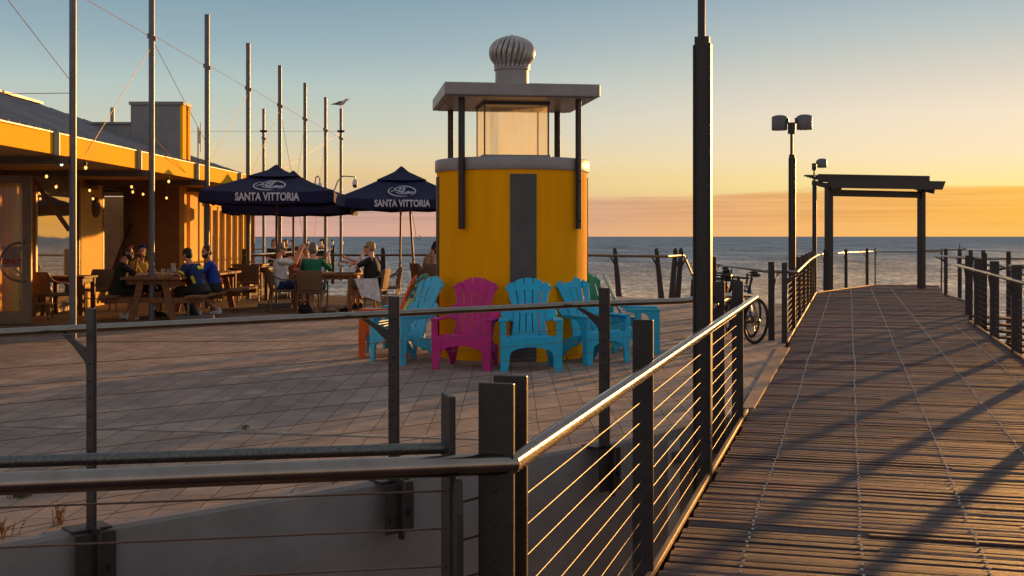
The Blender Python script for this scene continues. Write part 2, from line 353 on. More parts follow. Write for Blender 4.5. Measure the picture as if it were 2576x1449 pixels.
def dup(o,loc=None,rz=None,label=None,parent=None,mats=None):
    c=o.copy(); COL.objects.link(c)
    if parent is not None: c.parent=parent
    if loc is not None: c.location=loc
    if rz is not None: c.rotation_euler=(0,0,rz)
    if label: c['label']=label
    if mats and c.type=='MESH' and c.data.materials and c.data.materials[0].name in mats:
        c.data=c.data.copy(); c.data.materials[0]=mats[o.data.materials[0].name]
    for k in kids(o): dup(k,parent=c,mats=mats)
    return c
def text_mesh(name,txt,size,mat,parent,matrix,off=0.0,align='CENTER',ext=.002,width=None,space=1.0):
    cu=bpy.data.curves.new(name,'FONT'); cu.body=txt; cu.size=size; cu.align_x=align; cu.align_y='CENTER'; cu.extrude=ext; cu.offset=off; cu.space_character=space
    to=bpy.data.objects.new('tmp',cu); COL.objects.link(to)
    dg=bpy.context.evaluated_depsgraph_get(); me=bpy.data.meshes.new_from_object(to.evaluated_get(dg)); me.name=name
    bpy.data.objects.remove(to); bpy.data.curves.remove(cu)
    if width:
        xs=[v.co.x for v in me.vertices]; k=width/(max(xs)-min(xs))
        for v in me.vertices: v.co.x*=k
    me.transform(matrix); me.materials.clear(); me.materials.append(M[mat])
    ob=bpy.data.objects.new(name,me); COL.objects.link(ob); ob.parent=parent
    return ob
def basis(o,x,y):
    x=Vector(x).normalized(); y=Vector(y); z=x.cross(y).normalized(); y=z.cross(x)
    m=Matrix((x,y,z)).transposed().to_4x4(); m.translation=Vector(o); return m
# ------------------------------------------------------------------ camera, sun, sky
SUN_AZ, SUN_EL = R(33.5), R(4.7)
cam = bpy.data.cameras.new('camera'); camo = bpy.data.objects.new('camera', cam); COL.objects.link(camo)
camo.location = (0, 0, H); camo.rotation_euler = (R(90), 0, 0)
cam.sensor_width = 36; cam.lens = 36*F/2576; cam.shift_y = -129.5/2576; cam.clip_start = .1; cam.clip_end = 80000
scene.camera = camo
sl = bpy.data.lights.new('sun', 'SUN'); so = bpy.data.objects.new('sun', sl); COL.objects.link(so)
sl.energy = 6.2; sl.angle = R(.9); sl.color = (1.0, .46, .11)
sdir = Vector((math.sin(SUN_AZ)*math.cos(SUN_EL), math.cos(SUN_AZ)*math.cos(SUN_EL), math.sin(SUN_EL)))
so.rotation_euler = sdir.to_track_quat('Z', 'Y').to_euler(); so.location = (30, 50, 20)
scene.view_settings.view_transform = 'Standard'; scene.view_settings.look = 'None'; scene.view_settings.exposure = 0
scene.render.film_transparent = False

w = bpy.data.worlds.new('World'); scene.world = w; w.use_nodes = True
nt = w.node_tree; bg = nt.nodes['Background']
tc = node(nt, 'ShaderNodeTexCoord'); sx = node(nt, 'ShaderNodeSeparateXYZ'); nt.links.new(tc.outputs['Generated'], sx.inputs[0])
def math_n(op, a, b=None, c=None):
    n = node(nt, 'ShaderNodeMath', operation=op)
    for i, v in enumerate((a, b, c)):
        if v is None: continue
        if isinstance(v, (int, float)): n.inputs[i].default_value = v
        else: nt.links.new(v, n.inputs[i])
    return n.outputs[0]
def mrange(v, a, b, c=0, d=1, smooth=False):
    n = node(nt, 'ShaderNodeMapRange'); n.interpolation_type = 'SMOOTHSTEP' if smooth else 'LINEAR'
    nt.links.new(v, n.inputs['Value'])
    for k, q in zip(('From Min', 'From Max', 'To Min', 'To Max'), (a, b, c, d)): n.inputs[k].default_value = q
    return n.outputs[0]
hyp = math_n('SQRT', math_n('ADD', math_n('MULTIPLY', sx.outputs['X'], sx.outputs['X']), math_n('MULTIPLY', sx.outputs['Y'], sx.outputs['Y'])))
tel = math_n('DIVIDE', sx.outputs['Z'], math_n('MAXIMUM', hyp, .02))       # tan of the elevation
az = math_n('ARCTAN2', sx.outputs['X'], sx.outputs['Y'])
def ramp(stops):
    n = node(nt, 'ShaderNodeValToRGB'); e = n.color_ramp.elements
    nt.links.new(mrange(tel, 0, .5), n.inputs['Fac'])
    e[0].position = stops[0][0]*2; e[0].color = stops[0][1]; e[1].position = stops[-1][0]*2; e[1].color = stops[-1][1]
    for t, c in stops[1:-1]:
        k = e.new(t*2); k.color = c
    return n.outputs['Color']
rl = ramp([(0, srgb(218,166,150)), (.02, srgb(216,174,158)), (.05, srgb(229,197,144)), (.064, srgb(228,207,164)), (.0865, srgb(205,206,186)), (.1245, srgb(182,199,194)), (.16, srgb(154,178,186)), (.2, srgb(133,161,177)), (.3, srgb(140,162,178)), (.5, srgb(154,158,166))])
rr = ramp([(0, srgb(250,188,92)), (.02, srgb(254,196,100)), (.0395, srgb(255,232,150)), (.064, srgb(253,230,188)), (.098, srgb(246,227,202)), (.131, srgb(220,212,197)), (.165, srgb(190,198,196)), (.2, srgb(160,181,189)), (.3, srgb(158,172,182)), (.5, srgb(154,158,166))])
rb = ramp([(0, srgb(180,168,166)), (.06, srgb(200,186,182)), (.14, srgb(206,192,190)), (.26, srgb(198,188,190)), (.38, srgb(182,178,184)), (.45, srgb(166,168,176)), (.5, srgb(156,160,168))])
def mixc(f, a, b):
    n = node(nt, 'ShaderNodeMix', data_type='RGBA'); nt.links.new(f, n.inputs[0]); nt.links.new(a, n.inputs[6]); nt.links.new(b, n.inputs[7]); return n.outputs[2]
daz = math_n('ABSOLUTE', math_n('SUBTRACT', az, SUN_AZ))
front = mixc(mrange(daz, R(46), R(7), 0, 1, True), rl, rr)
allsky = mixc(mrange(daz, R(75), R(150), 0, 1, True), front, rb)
# low cloud bank over the horizon
cv = node(nt, 'ShaderNodeCombineXYZ'); nt.links.new(math_n('MULTIPLY', az, 3.2), cv.inputs[0]); nt.links.new(math_n('MULTIPLY', tel, 46.0), cv.inputs[1])
cn = node(nt, 'ShaderNodeTexNoise', Scale=1.7, Detail=7, Roughness=.62); nt.links.new(cv.outputs[0], cn.inputs['Vector'])
topv = math_n('ADD', mrange(az, -.2, .4, .026, .041), math_n('MULTIPLY', math_n('SUBTRACT', cn.outputs['Fac'], .5), .016))
mask = mrange(math_n('SUBTRACT', topv, tel), -.0012, .003, 0, 1, True)
thin = mrange(tel, .002, .017, .12, 1, True)
cn2 = node(nt, 'ShaderNodeTexNoise', Scale=3.4, Detail=6, Roughness=.6); nt.links.new(cv.outputs[0], cn2.inputs['Vector'])
dens = math_n('MULTIPLY', math_n('MULTIPLY', mask, thin), mrange(cn2.outputs['Fac'], .3, .66, .6, .97))
ccol = node(nt, 'ShaderNodeMix', data_type='RGBA'); nt.links.new(mrange(az, -.1, .46, 0, 1, True), ccol.inputs[0]); ccol.inputs[6].default_value = srgb(198,156,142); ccol.inputs[7].default_value = srgb(250,178,72)
cn3 = node(nt, 'ShaderNodeTexNoise', Scale=2.6, Detail=5); cmap = node(nt, 'ShaderNodeMapping'); cmap.inputs['Scale'].default_value = (.7, 3.2, 1); nt.links.new(cv.outputs[0], cmap.inputs['Vector']); nt.links.new(cmap.outputs['Vector'], cn3.inputs['Vector'])
cvar = node(nt, 'ShaderNodeVectorMath', operation='SCALE'); nt.links.new(ccol.outputs[2], cvar.inputs[0]); nt.links.new(mrange(cn3.outputs['Fac'], .3, .7, .86, 1.14), cvar.inputs['Scale'])
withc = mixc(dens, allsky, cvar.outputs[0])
# small streaks above the bank
mask2 = math_n('MULTIPLY', mrange(cn2.outputs['Fac'], .62, .74, 0, .5, True), math_n('MULTIPLY', mrange(tel, .028, .036), mrange(tel, .055, .042)))
withc = mixc(mask2, withc, ccol.outputs[2])
sky = node(nt, 'ShaderNodeTexSky'); sky.sky_type = 'NISHITA'; sky.sun_disc = False; sky.sun_elevation = SUN_EL; sky.sun_rotation = SUN_AZ
ss = node(nt, 'ShaderNodeVectorMath', operation='SCALE'); nt.links.new(sky.outputs[0], ss.inputs[0]); ss.inputs['Scale'].default_value = .09
mixs = node(nt, 'ShaderNodeMix', data_type='RGBA'); mixs.inputs[0].default_value = .02
nt.links.new(withc, mixs.inputs[6]); nt.links.new(ss.outputs[0], mixs.inputs[7])
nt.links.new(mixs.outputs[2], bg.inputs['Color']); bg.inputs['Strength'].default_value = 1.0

# ------------------------------------------------------------------ water, beach, ground
def sheet(name, poly, z, mat, kind='structure', thick=None):
    b = MB(); k = len(poly)
    if thick:
        b.add([(x, y, z) for x, y in poly]+[(x, y, z-thick) for x, y in poly], [tuple(range(k)), tuple(range(k, 2*k))[::-1]]+[(i, i+k, (i+1) % k+k, (i+1) % k) for i in range(k)])
    else: b.add([(x, y, z) for x, y in poly], [tuple(range(k))])
    return b.build(name, mat, kind=kind)
sheet('sea', [(-40000, 20), (40000, 20), (40000, 60000), (-40000, 60000)], -4.6, 'sea')
b = MB(); xs = [-80, 0, 40, 90]; ys = [-60, 46, 58, 74]; zz = [-3.3, -3.3, -3.7, -5.2]
for y, z in zip(ys, zz): b.v += [(x, y, z) for x in xs]
for j in range(3):
    for i in range(3): b.f.append((j*4+i, j*4+i+1, j*4+i+5, j*4+i+4))
b.build('beach', 'sand', kind='structure')
EDGE = [(-11.74, -1.56), (-2.77, 6.39), (.93, 9.69), (1.6, 10.7), (2.1, 11.16)]
PLAZA = EDGE + [(3.93, 17.5), (4.22, 18.35), (7.15, 28.75), (5.6, 30.2), (3.9, 31.3), (2.65, 32.9), (-8, 33.4), (-8, 50), (-34, 50), (-34, -1.6)]
sheet('plaza_paving', PLAZA, 0, 'paver', thick=.25)
sheet('cafe_decking', [(-33.9, 19.2), (-9.3, 20.2), (-2.2, 24.9), (-.6, 29), (-.6, 32.9), (-8.1, 33.2), (-8.1, 49.9), (-33.9, 49.9)], .004, 'timber_deck')
sheet('paving_strip', [(-9, 10.78), (-4.47, 10.4), (-2.17, 10.04), (-.3, 9.75), (.3, 9.55), (.3, 9.43), (-.3, 9.63), (-2.17, 9.92), (-4.47, 10.28), (-9, 10.66)], .004, 'seam')
sheet('paving_strip', [(-7.4, 18.6), (-2.2, 18.75), (-2.2, 18.69), (-7.4, 18.52)], .004, 'strip_dark')  # thin strip across the paving, darker than the slabs
sheet('paving_strip', [(2.3, 19.2), (3.4, 19.17), (3.4, 19.1), (2.3, 19.13)], .004, 'seam')
sheet('paving_strip', [(1.6, 21.9), (4.6, 22.4), (4.6, 22.34), (1.6, 21.84)], .004, 'seam')
# plaza retaining wall with a pale coping edge
b = MB()
wl = EDGE
for (x0, y0), (x1, y1) in zip(wl, wl[1:]):
    d = Vector((x1-x0, y1-y0, 0)).normalized(); n = Vector((d.y, -d.x, 0))
    a, c = Vector((x0, y0, 0)), Vector((x1, y1, 0))
    o = len(b.v)
    L = (c-a).length; S = max(1, int(L/.25))
    for i in range(S+1):
        p = a+(c-a)*i/S; j = noise.noise(p*5)*.006
        for (off, z) in ((-.02, .003), (.055+j, .002+j*.5), (.075+j, -.02), (.075, -.3), (.075, -3.3)):
            q = p+n*off; b.v.append((q.x, q.y, z))
    for i in range(S):
        for k in range(4): b.f.append((o+i*5+k, o+i*5+k+1, o+i*5+5+k+1, o+i*5+5+k)[::-1])
ret = b.build('retaining_wall', 'concrete', smooth=True, ang=30, label='grey rendered retaining wall holding up the edge of the paved plaza', cat='wall')

# ------------------------------------------------------------------ boardwalk
UD = Vector((math.sin(R(15.775)), math.cos(R(15.775)), 0)); VD = Vector((UD.y, -UD.x, 0)); BO = Vector((0, 3.26, 0))
def bw(s, v, z=0): return BO+UD*s+VD*v+Vector((0, 0, z))
bwroot = thing('boardwalk', 'weathered timber boardwalk running out to the shelter by the sea', 'boardwalk', BO, -R(15.775), kind='structure')
def interp(pts, s):
    for (s0, a), (s1, c) in zip(pts, pts[1:]):
        if s0 <= s <= s1: return a+(c-a)*(s-s0)/(s1-s0)
    return pts[-1][1]
LEFT = [(-5, -4.2), (-.72, -3.2), (-.7, .0), (8.2, 0), (8.21, -.1), (15.6, .03), (15.61, 0), (32.4, 0), (38.66, 1.71)]
RIGHT = [(-5, 3.08), (21.4, 3.1), (28.1, 3.77), (32.4, 3.47), (38.7, 3.74)]
b = MB(); tones = []; s = -4.0; rnd = random.Random(3)
while s < 38.5:
    wd = .098+rnd.uniform(-.004, .004)
    l, r = interp(LEFT, s), interp(RIGHT, s)
    segs = [(l, r)]
    if rnd.random() < .25: m = l+(r-l)*rnd.uniform(.3, .7); segs = [(l, m-.0008), (m+.0008, r)]
    for (x0, x1) in segs:
        x0 += rnd.uniform(-.012, .012)*(x0 == l); x1 += rnd.uniform(-.012, .012)*(x1 == r)
        zt = rnd.uniform(-.0035, .0025); tl = rnd.uniform(-.0042, .0042); n = max(2, int((x1-x0)/.3)); o = len(b.v); t = rnd.random()
        for i in range(n+1):
            x = x0+(x1-x0)*i/n; wv = noise.noise(Vector((x*1.7, s*3, 0)))*.003; wy = noise.noise(Vector((x*2.3, s*7, 5)))*.003
            za = zt+wv
            for (yy, z) in ((.0, -.035), (.0, za-tl-.007), (.008, za-tl), (wd*.5, za+.0015), (wd-.014, za+tl), (wd-.006, za+tl-.007), (wd-.006, -.035)):
                b.v.append((x, s+yy+wy, z))
        for i in range(n):
            for k in range(6): b.f.append((o+i*7+k, o+(i+1)*7+k, o+(i+1)*7+k+1, o+i*7+k+1)); tones.append(t)
        for e in (0, n): b.f.append(tuple(o+e*7+k for k in range(7)) if e == n else tuple(o+k for k in range(7))[::-1]); tones.append(t)
    s += wd
bo = b.build('deck_boards', 'boards', bwroot, kind='stuff')
ca = bo.data.color_attributes.new('tone', 'FLOAT_COLOR', 'CORNER')
for p, t in zip(bo.data.polygons, tones):
    for li in p.loop_indices: ca.data[li].color = (t, t, t, 1)
b = MB(); s = -1.0
while s < 36:
    for kx, vx in enumerate((.37, .95, 1.55, 2.15, 2.75)):
        if kx == 4 and s > 20: continue
        x = vx+noise.noise(Vector((s*.35, kx*5, 0)))*.022+rnd.uniform(-.006, .006)
        if x < interp(LEFT, s)+.1 or rnd.random() < .05: continue
        for q in (.045,):
            b.lathe([(.0075, -.002), (.007, .004), (.0035, .005)], (x+rnd.uniform(-.004, .004), s+q, .004), 8)
    s += .098
b.build('screw_heads', 'white_plastic', bwroot, kind='stuff')
# substructure, kerbs
b = MB()
for v in (.1, 1.5, 3.0): b.box((v, 13, -.16), (.12, 34, .22))
for k in range(16): b.box((1.55, -3+k*2.4, -.38), (3.0, .14, .2))
b.build('joist', 'wood_dark', bwroot)
b = MB()
for k in range(8):
    for v in (.25, 2.85): b.box((v, -2+k*5, -1.9), (.22, .22, 3.2))
b.build('pile', 'wood_dark', bwroot)
def kerb(pts, wd=.03, hh=.035):
    b = MB()
    for (a, c) in zip(pts, pts[1:]): b.beam((a[1], a[0], hh/2), (c[1], c[0], hh/2), wd, hh)
    return b.build('kerb_rail', 'rust_ply', bwroot, bevel=.006)
kerb([(-.6, -.03), (8.15, -.03)]); kerb([(15.65, -.03), (32.4, -.03), (38.66, 1.68)])
kerb([(-4.5, 3.12), (21.35, 3.12)]); kerb([(28.1, 3.79), (32.4, 3.5)]); kerb([(38.66, 1.7), (38.3, 3.74)])
b = MB(); b.beam((-.06, -.6, -.13), (-.06, 8.2, -.13), .03, .24); b.beam((-.06, 15.6, -.13), (-.06, 32.4, -.13), .03, .24); b.beam((3.16, -4, -.13), (3.16, 21.4, -.13), .03, .24)
b.build('edge_board', 'wood_dark', bwroot)
# bronze threshold plate where the plaza meets the boardwalk
b = MB(); P = [(2.17, 11.3), (2.3, 11.33), (4.08, 17.5), (3.88, 17.45)]
b.add([(x, y, .016) for x, y in P]+[(x, y, -.02) for x, y in P], [(0, 1, 2, 3), (7, 6, 5, 4)]+[(i, i+4, (i+1) % 4+4, (i+1) % 4) for i in range(4)])
b.build('threshold_plate', 'rust_ply', bwroot).matrix_parent_inverse = (Matrix.Translation(BO)@Matrix.Rotation(-R(15.775), 4, 'Z')).inverted()

# ------------------------------------------------------------------ railings
def railing(name, label, rail, posts, postline=None, offs=.067, zt=1.24, zb=-.3, wdt=.1, th=.02, cables=10, cz=(.1, .95), r=.0255, cat='railing', group=None, gus=True, cabmat='cable', skip=0):
    root = thing(name, label, cat, (rail[0][0], rail[0][1], 0), group=group)
    O = Vector((rail[0][0], rail[0][1], 0)); L = [Vector(p)-O for p in rail]
    MB().tube(L, r, 14).build('handrail', 'stainless', root, smooth=True)
    flat = [Vector((p.x, p.y, 0)) for p in L]
    def near(p):
        best = None
        for a, c in zip(flat, flat[1:]):
            d = c-a; t = max(0, min(1, (p-a).dot(d)/max(d.length_squared, 1e-9))); q = a+d*t
            if best is None or (q-p).length < best[0]: best = ((q-p).length, q, d.normalized(), a, c, t)
        return best
    pl = []
    for po in posts:
        p = Vector((po[0], po[1], 0))-O; _, q, d, a, c, t = near(p)
        if len(po) > 2: d = Vector((math.sin(R(po[2])), math.cos(R(po[2])), 0))
        n = Vector((-d.y, d.x, 0))
        b = MB(); ang = math.atan2(n.y, n.x)
        b.box((p.x, p.y, (zt+zb)/2), (wdt, th, zt-zb), rz=ang)
        for k in range(cables): zc_ = cz[0]+(cz[1]-cz[0])*k/(cables-1); b.cyl((p.x-d.x*(th/2+.008), p.y-d.y*(th/2+.008), zc_), (p.x+d.x*(th/2+.008), p.y+d.y*(th/2+.008), zc_), .0065, n=6)
        po_ = b.build('post', 'steel_dark', root, bevel=.004)
        i = flat.index(a); zr = L[i].z+(L[i+1].z-L[i].z)*t
        if gus and len(pl) >= skip:
            dd = q-p; dist = dd.dot(n); sg = 1 if dist > 0 else -1
            e = wdt/2
            if abs(dist) < .03: sg = 1; dist = .1
            D = abs(dist)
            MB().prism([(e-.005, zr-.26), (e-.005, zr-.13), (e+.02, zr-.085), (D-.01, zr-r-.004), (D+.03, zr-r-.002), (D+.03, zr-r-.012), (D*.62+e*.38, zr-.085), (e+.012, zr-.17)], p, n*sg, (0, 0, 1), th*.8).build('bracket', 'steel_dark', po_)
        pl.append(p)
    if cables:
        line = [Vector(p)-O for p in (postline or [(f.x+O.x, f.y+O.y, 0) for f in flat])]
        for k in range(cables):
            z = cz[0]+(cz[1]-cz[0])*k/(cables-1)
            MB().tube([(p.x, p.y, z) for p in line], .002, 6).build('cable', cabmat, root, smooth=True)
    return root
nB = Vector((-UD.y, UD.x, 0))
def onB(Y, off=0.067):
    X = .2825*(Y-3.26); return (X+nB.x*off, Y+nB.y*off)
e1 = (2.33, 11.4)
rb_ = railing('boardwalk_railing', 'nearest cable railing, its handrail bending from the bottom left along the boardwalk edge', [(-4.98, 2.21, 1.02), (0, 3.26, 1.02), (2.33, 11.4, 1.06)],
        [(-.042, 3.26, 15.8), (-.004, 3.44, 15.8), onB(5.72), onB(10.6)], postline=[onB(3.26, .06)+(0,), onB(10.6)+(0,)], skip=9)
# the short return in front, its cables end at a thin plate
fr = Vector((-4.98, 2.21, 0)); fd = (Vector((0, 3.26, 0))-fr).normalized(); fn = Vector((-fd.y, fd.x, 0))
def onF(t, off=.1): p = Vector((0, 3.26, 0))-fd*t+fn*off; return p
rt = thing('return_railing', 'thin plate post with a galvanised pipe and cables in the bottom left foreground', 'railing', (-.2, 3.2, 0))
O = Vector((-.2, 3.2, 0))
def plate_post(p, d, zt, zb, wdt, th, parent, name='post'):
    n = Vector((-d.y, d.x, 0)); return MB().box((p.x, p.y, (zt+zb)/2), (wdt, th, zt-zb), rz=math.atan2(n.y, n.x)).build(name, 'steel_dark', parent, bevel=.004)
pp = Vector((-.178, 3.33, 0))
plate_post(pp-O, Vector((math.sin(R(74)), math.cos(R(74)), 0)), 1.2, -.3, .11, .018, rt)
MB().prism([(.0, .93), (.03, .955), (.055, .985), (.085, .985), (.1, .9), (.105, .2), (.0, .2)], pp-O+Vector((.02, -.05, -.0)), (-fn.x, -fn.y, 0), (0, 0, 1), .016).build('bracket', 'steel_dark', rt)
MB().tube([pp-O+Vector((-.01, .02, 1.046)), Vector((-1.36, 3.15, 1.044))-O, Vector((-4.9, 2.62, 1.04))-O], .0165, 12).build('pipe', 'galv', rt, smooth=True)
for k in range(7):
    z = .93-k*.105
    MB().tube([(pp-O).x, (pp-O).y, z] and [Vector(((pp-O).x, (pp-O).y, z)), Vector((-1.36, 3.12, z))-O, Vector((-4.9, 2.58, z))-O], .003, 6).build('cable', 'cable', rt, smooth=True)
    MB().tube([Vector(((pp-O).x+.02, (pp-O).y-.03, z-.03)), Vector((-.05, 3.3, z+.0))-O], .004, 6).build('turnbuckle', 'cable', rt, smooth=True)

# plaza railing on the retaining wall
dA = Vector((.747, .665, 0)); nA = Vector((-.665, .747, 0))
Aposts = [(-5.47, 3.98), (-3.91, 5.35), (-2.345, 6.65), (-.79, 7.98), (.72, 9.29)]
ra = railing('plaza_railing', 'long steel cable railing standing on the wall around the paved plaza', [(-6.1, 3.72, 1.1), (-2.62, 6.9, 1.1), (.55, 9.5, 1.1), (1.42, 10.02, 1.1), (2.06, 11.0, 1.1), (2.3, 11.35, 1.07)],
        [p+(48.3,) for p in Aposts]+[(1.83, 10.55, 16)], postline=[(-5.6, 3.94, 0), (-2.38, 6.72, 0), (-.82, 8.02, 0), (.69, 9.33, 0), (1.83, 10.55, 0)], zb=-.28, wdt=.105, th=.02, cables=10, cz=(.06, .93))
OA = Vector((-6.1, 3.72, 0))
for (x, y) in Aposts[1:]:
    p = Vector((x, y, 0))-OA; n = Vector((dA.y, -dA.x, 0)); ang = math.atan2(dA.y, dA.x)
    b = MB(); b.box((p.x+n.x*.062, p.y+n.y*.062, -.165), (.23, .016, .33), rz=ang); b.box((p.x-n.x*.06, p.y-n.y*.06, .008), (.23, .16, .014), rz=ang)
    b.box((p.x+n.x*.085, p.y+n.y*.085, -.17), (.02, .05, .4), rz=ang)
    bk = b.build('wall_bracket', 'steel_dark', ra, bevel=.004)
    for sx_ in (-.075, .075):
        q = p+dA*sx_+n*.072; q.z = -.235 if sx_ < 0 else -.2
        MB().cyl(q, q+n*.02, .016, n=6).build('bolt', 'steel_dark', bk)
# inner grab rail by the gate opening
gb = thing('grab_rail', 'short bright grab rail between the two posts at the plaza gate', 'rail', (1.72, 10.2, 0))
MB().tube([(0, 0, 1.045), (.62, 2.2, 1.05)], .025, 12).build('handrail', 'stainless', gb, smooth=True)

# boardwalk railing beyond the gate
def onC(Y, off=.067): return onB(Y, off)
railing('boardwalk_railing', 'cable railing on the left edge of the boardwalk beyond the parked bicycles', [(4.06, 23.6, 1.085), (4.06, 19.1, 1.085), (4.43, 18.5, 1.085), onC(27.7, 0)+(1.085,), onC(34.3, 0)+(1.1,), (9.5, 36.4, 1.12), (13.0, 42.2, 1.12)],
        [(4.09, 18.8, 15.8), onC(18.3), onC(23.3), onC(25.7), onC(28.2), onC(30.4), onC(32.4), (9.45, 36.0, 30), (10.7, 38.2, 30), (12.0, 40.3, 30), (3.98, 23.5, 15)], postline=[onC(18.3)+(0,), onC(34.3)+(0,), (9.45, 36.1, 0), (12.6, 41.3, 0)], group=None)
railing('boardwalk_railing', 'far cross railing closing the sea end of the boardwalk under the shelter', [(12.4, 40.9, 1.12), (14.9, 41.0, 1.12)], [(12.5, 41.05), (14.8, 41.1)], cables=6)
# right side railing: the near part lies right of the frame and throws its shadow across the boards
def onR(Y, off=-.067):
    X = .2825*Y+2.29; return (X+nB.x*off, Y+nB.y*off)
railing('boardwalk_railing', 'cable railing along the right edge of the boardwalk above the beach', [onR(-.5, 0)+(1.03,), onR(25.2, 0)+(1.03,), (10.4, 25.6, 1.03), (11.6, 26.8, .75)],
        [onR(y) for y in (1.9, 4.35, 6.8, 9.3, 11.8, 14.3, 16.8, 19.35, 21.8)]+[(9.65, 25.2, 16)], postline=[onR(-.5)+(0,), onR(21.9)+(0,)], offs=-.067, wdt=.14, th=.06)
railing('stair_railing', 'railing posts of the beach stairs behind the right boardwalk railing', [(9.95, 23.9, 1.05), (11.9, 26.2, 1.05), (13.5, 27.6, .5)], [(9.75, 24.6, 40), (11.2, 26.9, 40)], zt=1.3, zb=-1.0, cables=0)
railing('boardwalk_railing', 'short railing on the right of the boardwalk beyond the stair opening', [(11.9, 33.6, 1.1), (11.45, 28.8, 1.1), (12.9, 28.9, 1.1)], [(12.15, 33.4), (11.75, 31.3), (11.5, 29.9), (11.62, 29.4)], postline=[(12.15, 33.4, 0), (11.5, 29.5, 0)], zt=1.3)
railing('boardwalk_railing', 'farthest piece of railing right of the shelter against the water', [(12.9, 37.2, 1.2), (14.1, 37.0, 1.25)], [(13.9, 37.05)], cables=5, zt=1.4)
# stairs to the beach
st = thing('beach_stairs', 'timber steps dropping from the boardwalk opening to the beach', 'stairs', (10.0, 25.6, 0), -R(70))
for k in range(9):
    MB().box((0, .35+k*.3, -.1-k*.17), (3.6, .32, .05)).build('tread', 'wood_dark', st, bevel=.005)
for sx_ in (-1.82, 1.82):
    MB().beam((sx_, .1, -.15), (sx_, 3.1, -1.85), .06, .28).build('stringer', 'rust_ply', st)

# lamp posts on the left boardwalk edge
def lamp(Y, label, heads, ztop, zlow):
    x, y = onB(Y, .075)
    t = thing('lamp_post', label, 'lamp post', (x, y, 0), -R(15.8), group='boardwalk lamp posts')
    b = MB(); b.box((0, 0, (zlow-.4)/2), (.1, .05, zlow+.4)); b.box((.057, 0, (zlow-.45)/2), (.012, .11, zlow+.35)); b.box((-.057+.005, 0.0, (zlow-.45)/2), (.012, .1, zlow+.33))
    b.build('column', 'steel_dark', t, bevel=.003)
    MB().cyl((-.005, 0, zlow-.3), (-.005, 0, ztop), .026).build('pole', 'steel_dark', t, smooth=True)
    MB().box((-.005, 0, ztop-.06), (.13, .08, .2)).build('head_bracket', 'steel_dark', t, bevel=.006)
    for sx_ in heads:
        h = MB(); h.lathe([(.002, -.11), (.13, -.11), (.135, -.1), (.135, .115), (.128, .128), (.075, .15), (.002, .158)], (sx_*.215, 0, ztop+.02), 24, cap=False)
        hd = h.build('lamp_head', 'mast', t, smooth=True)
        MB().box((sx_*.1, 0, ztop+.07), (.1, .07, .1)).build('arm', 'steel_dark', hd)
lamp(8.1, 'tall dark lamp column cut off by the top of the photo', (-1, 1), 4.6, 3.0)
lamp(20.9, 'double headed lamp post beyond the bicycles', (-1, 1), 3.6, 3.08)
lamp(34.5, 'small distant lamp post with one head beside the shelter', (1,), 3.72, 3.2)

# shelter over the boardwalk end
t = thing('shelter', 'open gate-like shelter with a louvred roof over the end of the boardwalk', 'shelter', (11.27, 36.9, 0), math.atan2(1.8, 3.41))
for sx_ in (-1.93, 1.93): MB().box((sx_, 0, 1.42), (.17, .2, 3.4)).build('post', 'steel_dark', t, bevel=.005)
MB().box((0, 0, 2.96), (3.7, .12, .2)).build('crossbeam', 'steel_dark', t)
b = MB()
for k in range(6): b.beam((-2.3+.02*k, -.45+k*.12, 3.14+k*.02), (2.22-.02*k, -.45+k*.12, 3.17+k*.02), .115, .05)
b.prism([(-2.5, .26), (-2.34, 0), (2.26, .03), (2.4, .3)], (0, -.53, 3.08), (1, 0, 0), (0, 0, 1), .05)
rf = b.build('roof_louvre', 'steel_dark', t)
b = MB()
for k in range(5): b.beam((-2.25, .2+k*.12, 3.38+k*.03), (2.38, .2+k*.12, 3.43+k*.03), .115, .05)
for k in range(4): b.beam((-2.25, .1, 3.31+k*.062), (2.38, .1, 3.36+k*.062), .05, .06)
b.build('upper_louvre', 'steel_dark', t)
for sx_ in (-1.93, 1.93): MB().beam((sx_, -.5, 3.05), (sx_, .7, 3.3), .08, .14).build('rafter', 'steel_dark', t)

# seaward plaza railing with leaning tapered fin posts
t = thing('seaward_railing', 'dark railing with leaning tapered posts along the seaward edge of the plaza', 'railing', (0, 33, 0))
O = Vector((0, 33, 0))
RP = [Vector(p)-O for p in ((-7.4, 32.8, 1.12), (1.5, 33.7, 1.12), (4.05, 30.9, 1.12), (4.75, 33.0, 1.12), (5.35, 34.6, .25))]
MB().tube(RP, .03, 10).build('handrail', 'tube_brown', t, smooth=True)
for (x, y, ln, zb) in ((2.98, 33.0, .12, 0), (4.02, 31.9, .14, 0), (4.3, 32.2, -.13, 0), (4.52, 32.6, -.12, 0), (5.15, 34.3, -.08, -.9), (.1, 33.75, .0, 0), (-3.6, 33.4, 0, 0)):
    p = MB().prism([(.01, zb-.2), (.18, zb-.2), (.145-ln, zb+1.2), (.11-ln, zb+1.34), (.03-ln, zb+1.3)], Vector((x-.1, y, 0))-O, (1, .1, 0), (0, 0, 1), .03).build('post', 'steel_dark', t)
    sg = -1 if ln >= 0 else 1
    MB().prism([(0, .82), (sg*.17, 1.09), (sg*.21, 1.09), (sg*.02, .72)], Vector((x-ln*.6, y, zb))-O, (1, .1, 0), (0, 0, 1), .025).build('bracket', 'steel_dark', p)
for k in range(8):
    z = .12+k*.12
    MB().tube([(q.x, q.y, z) for q in RP[:3]], .003, 5).build('cable', 'cable', t)
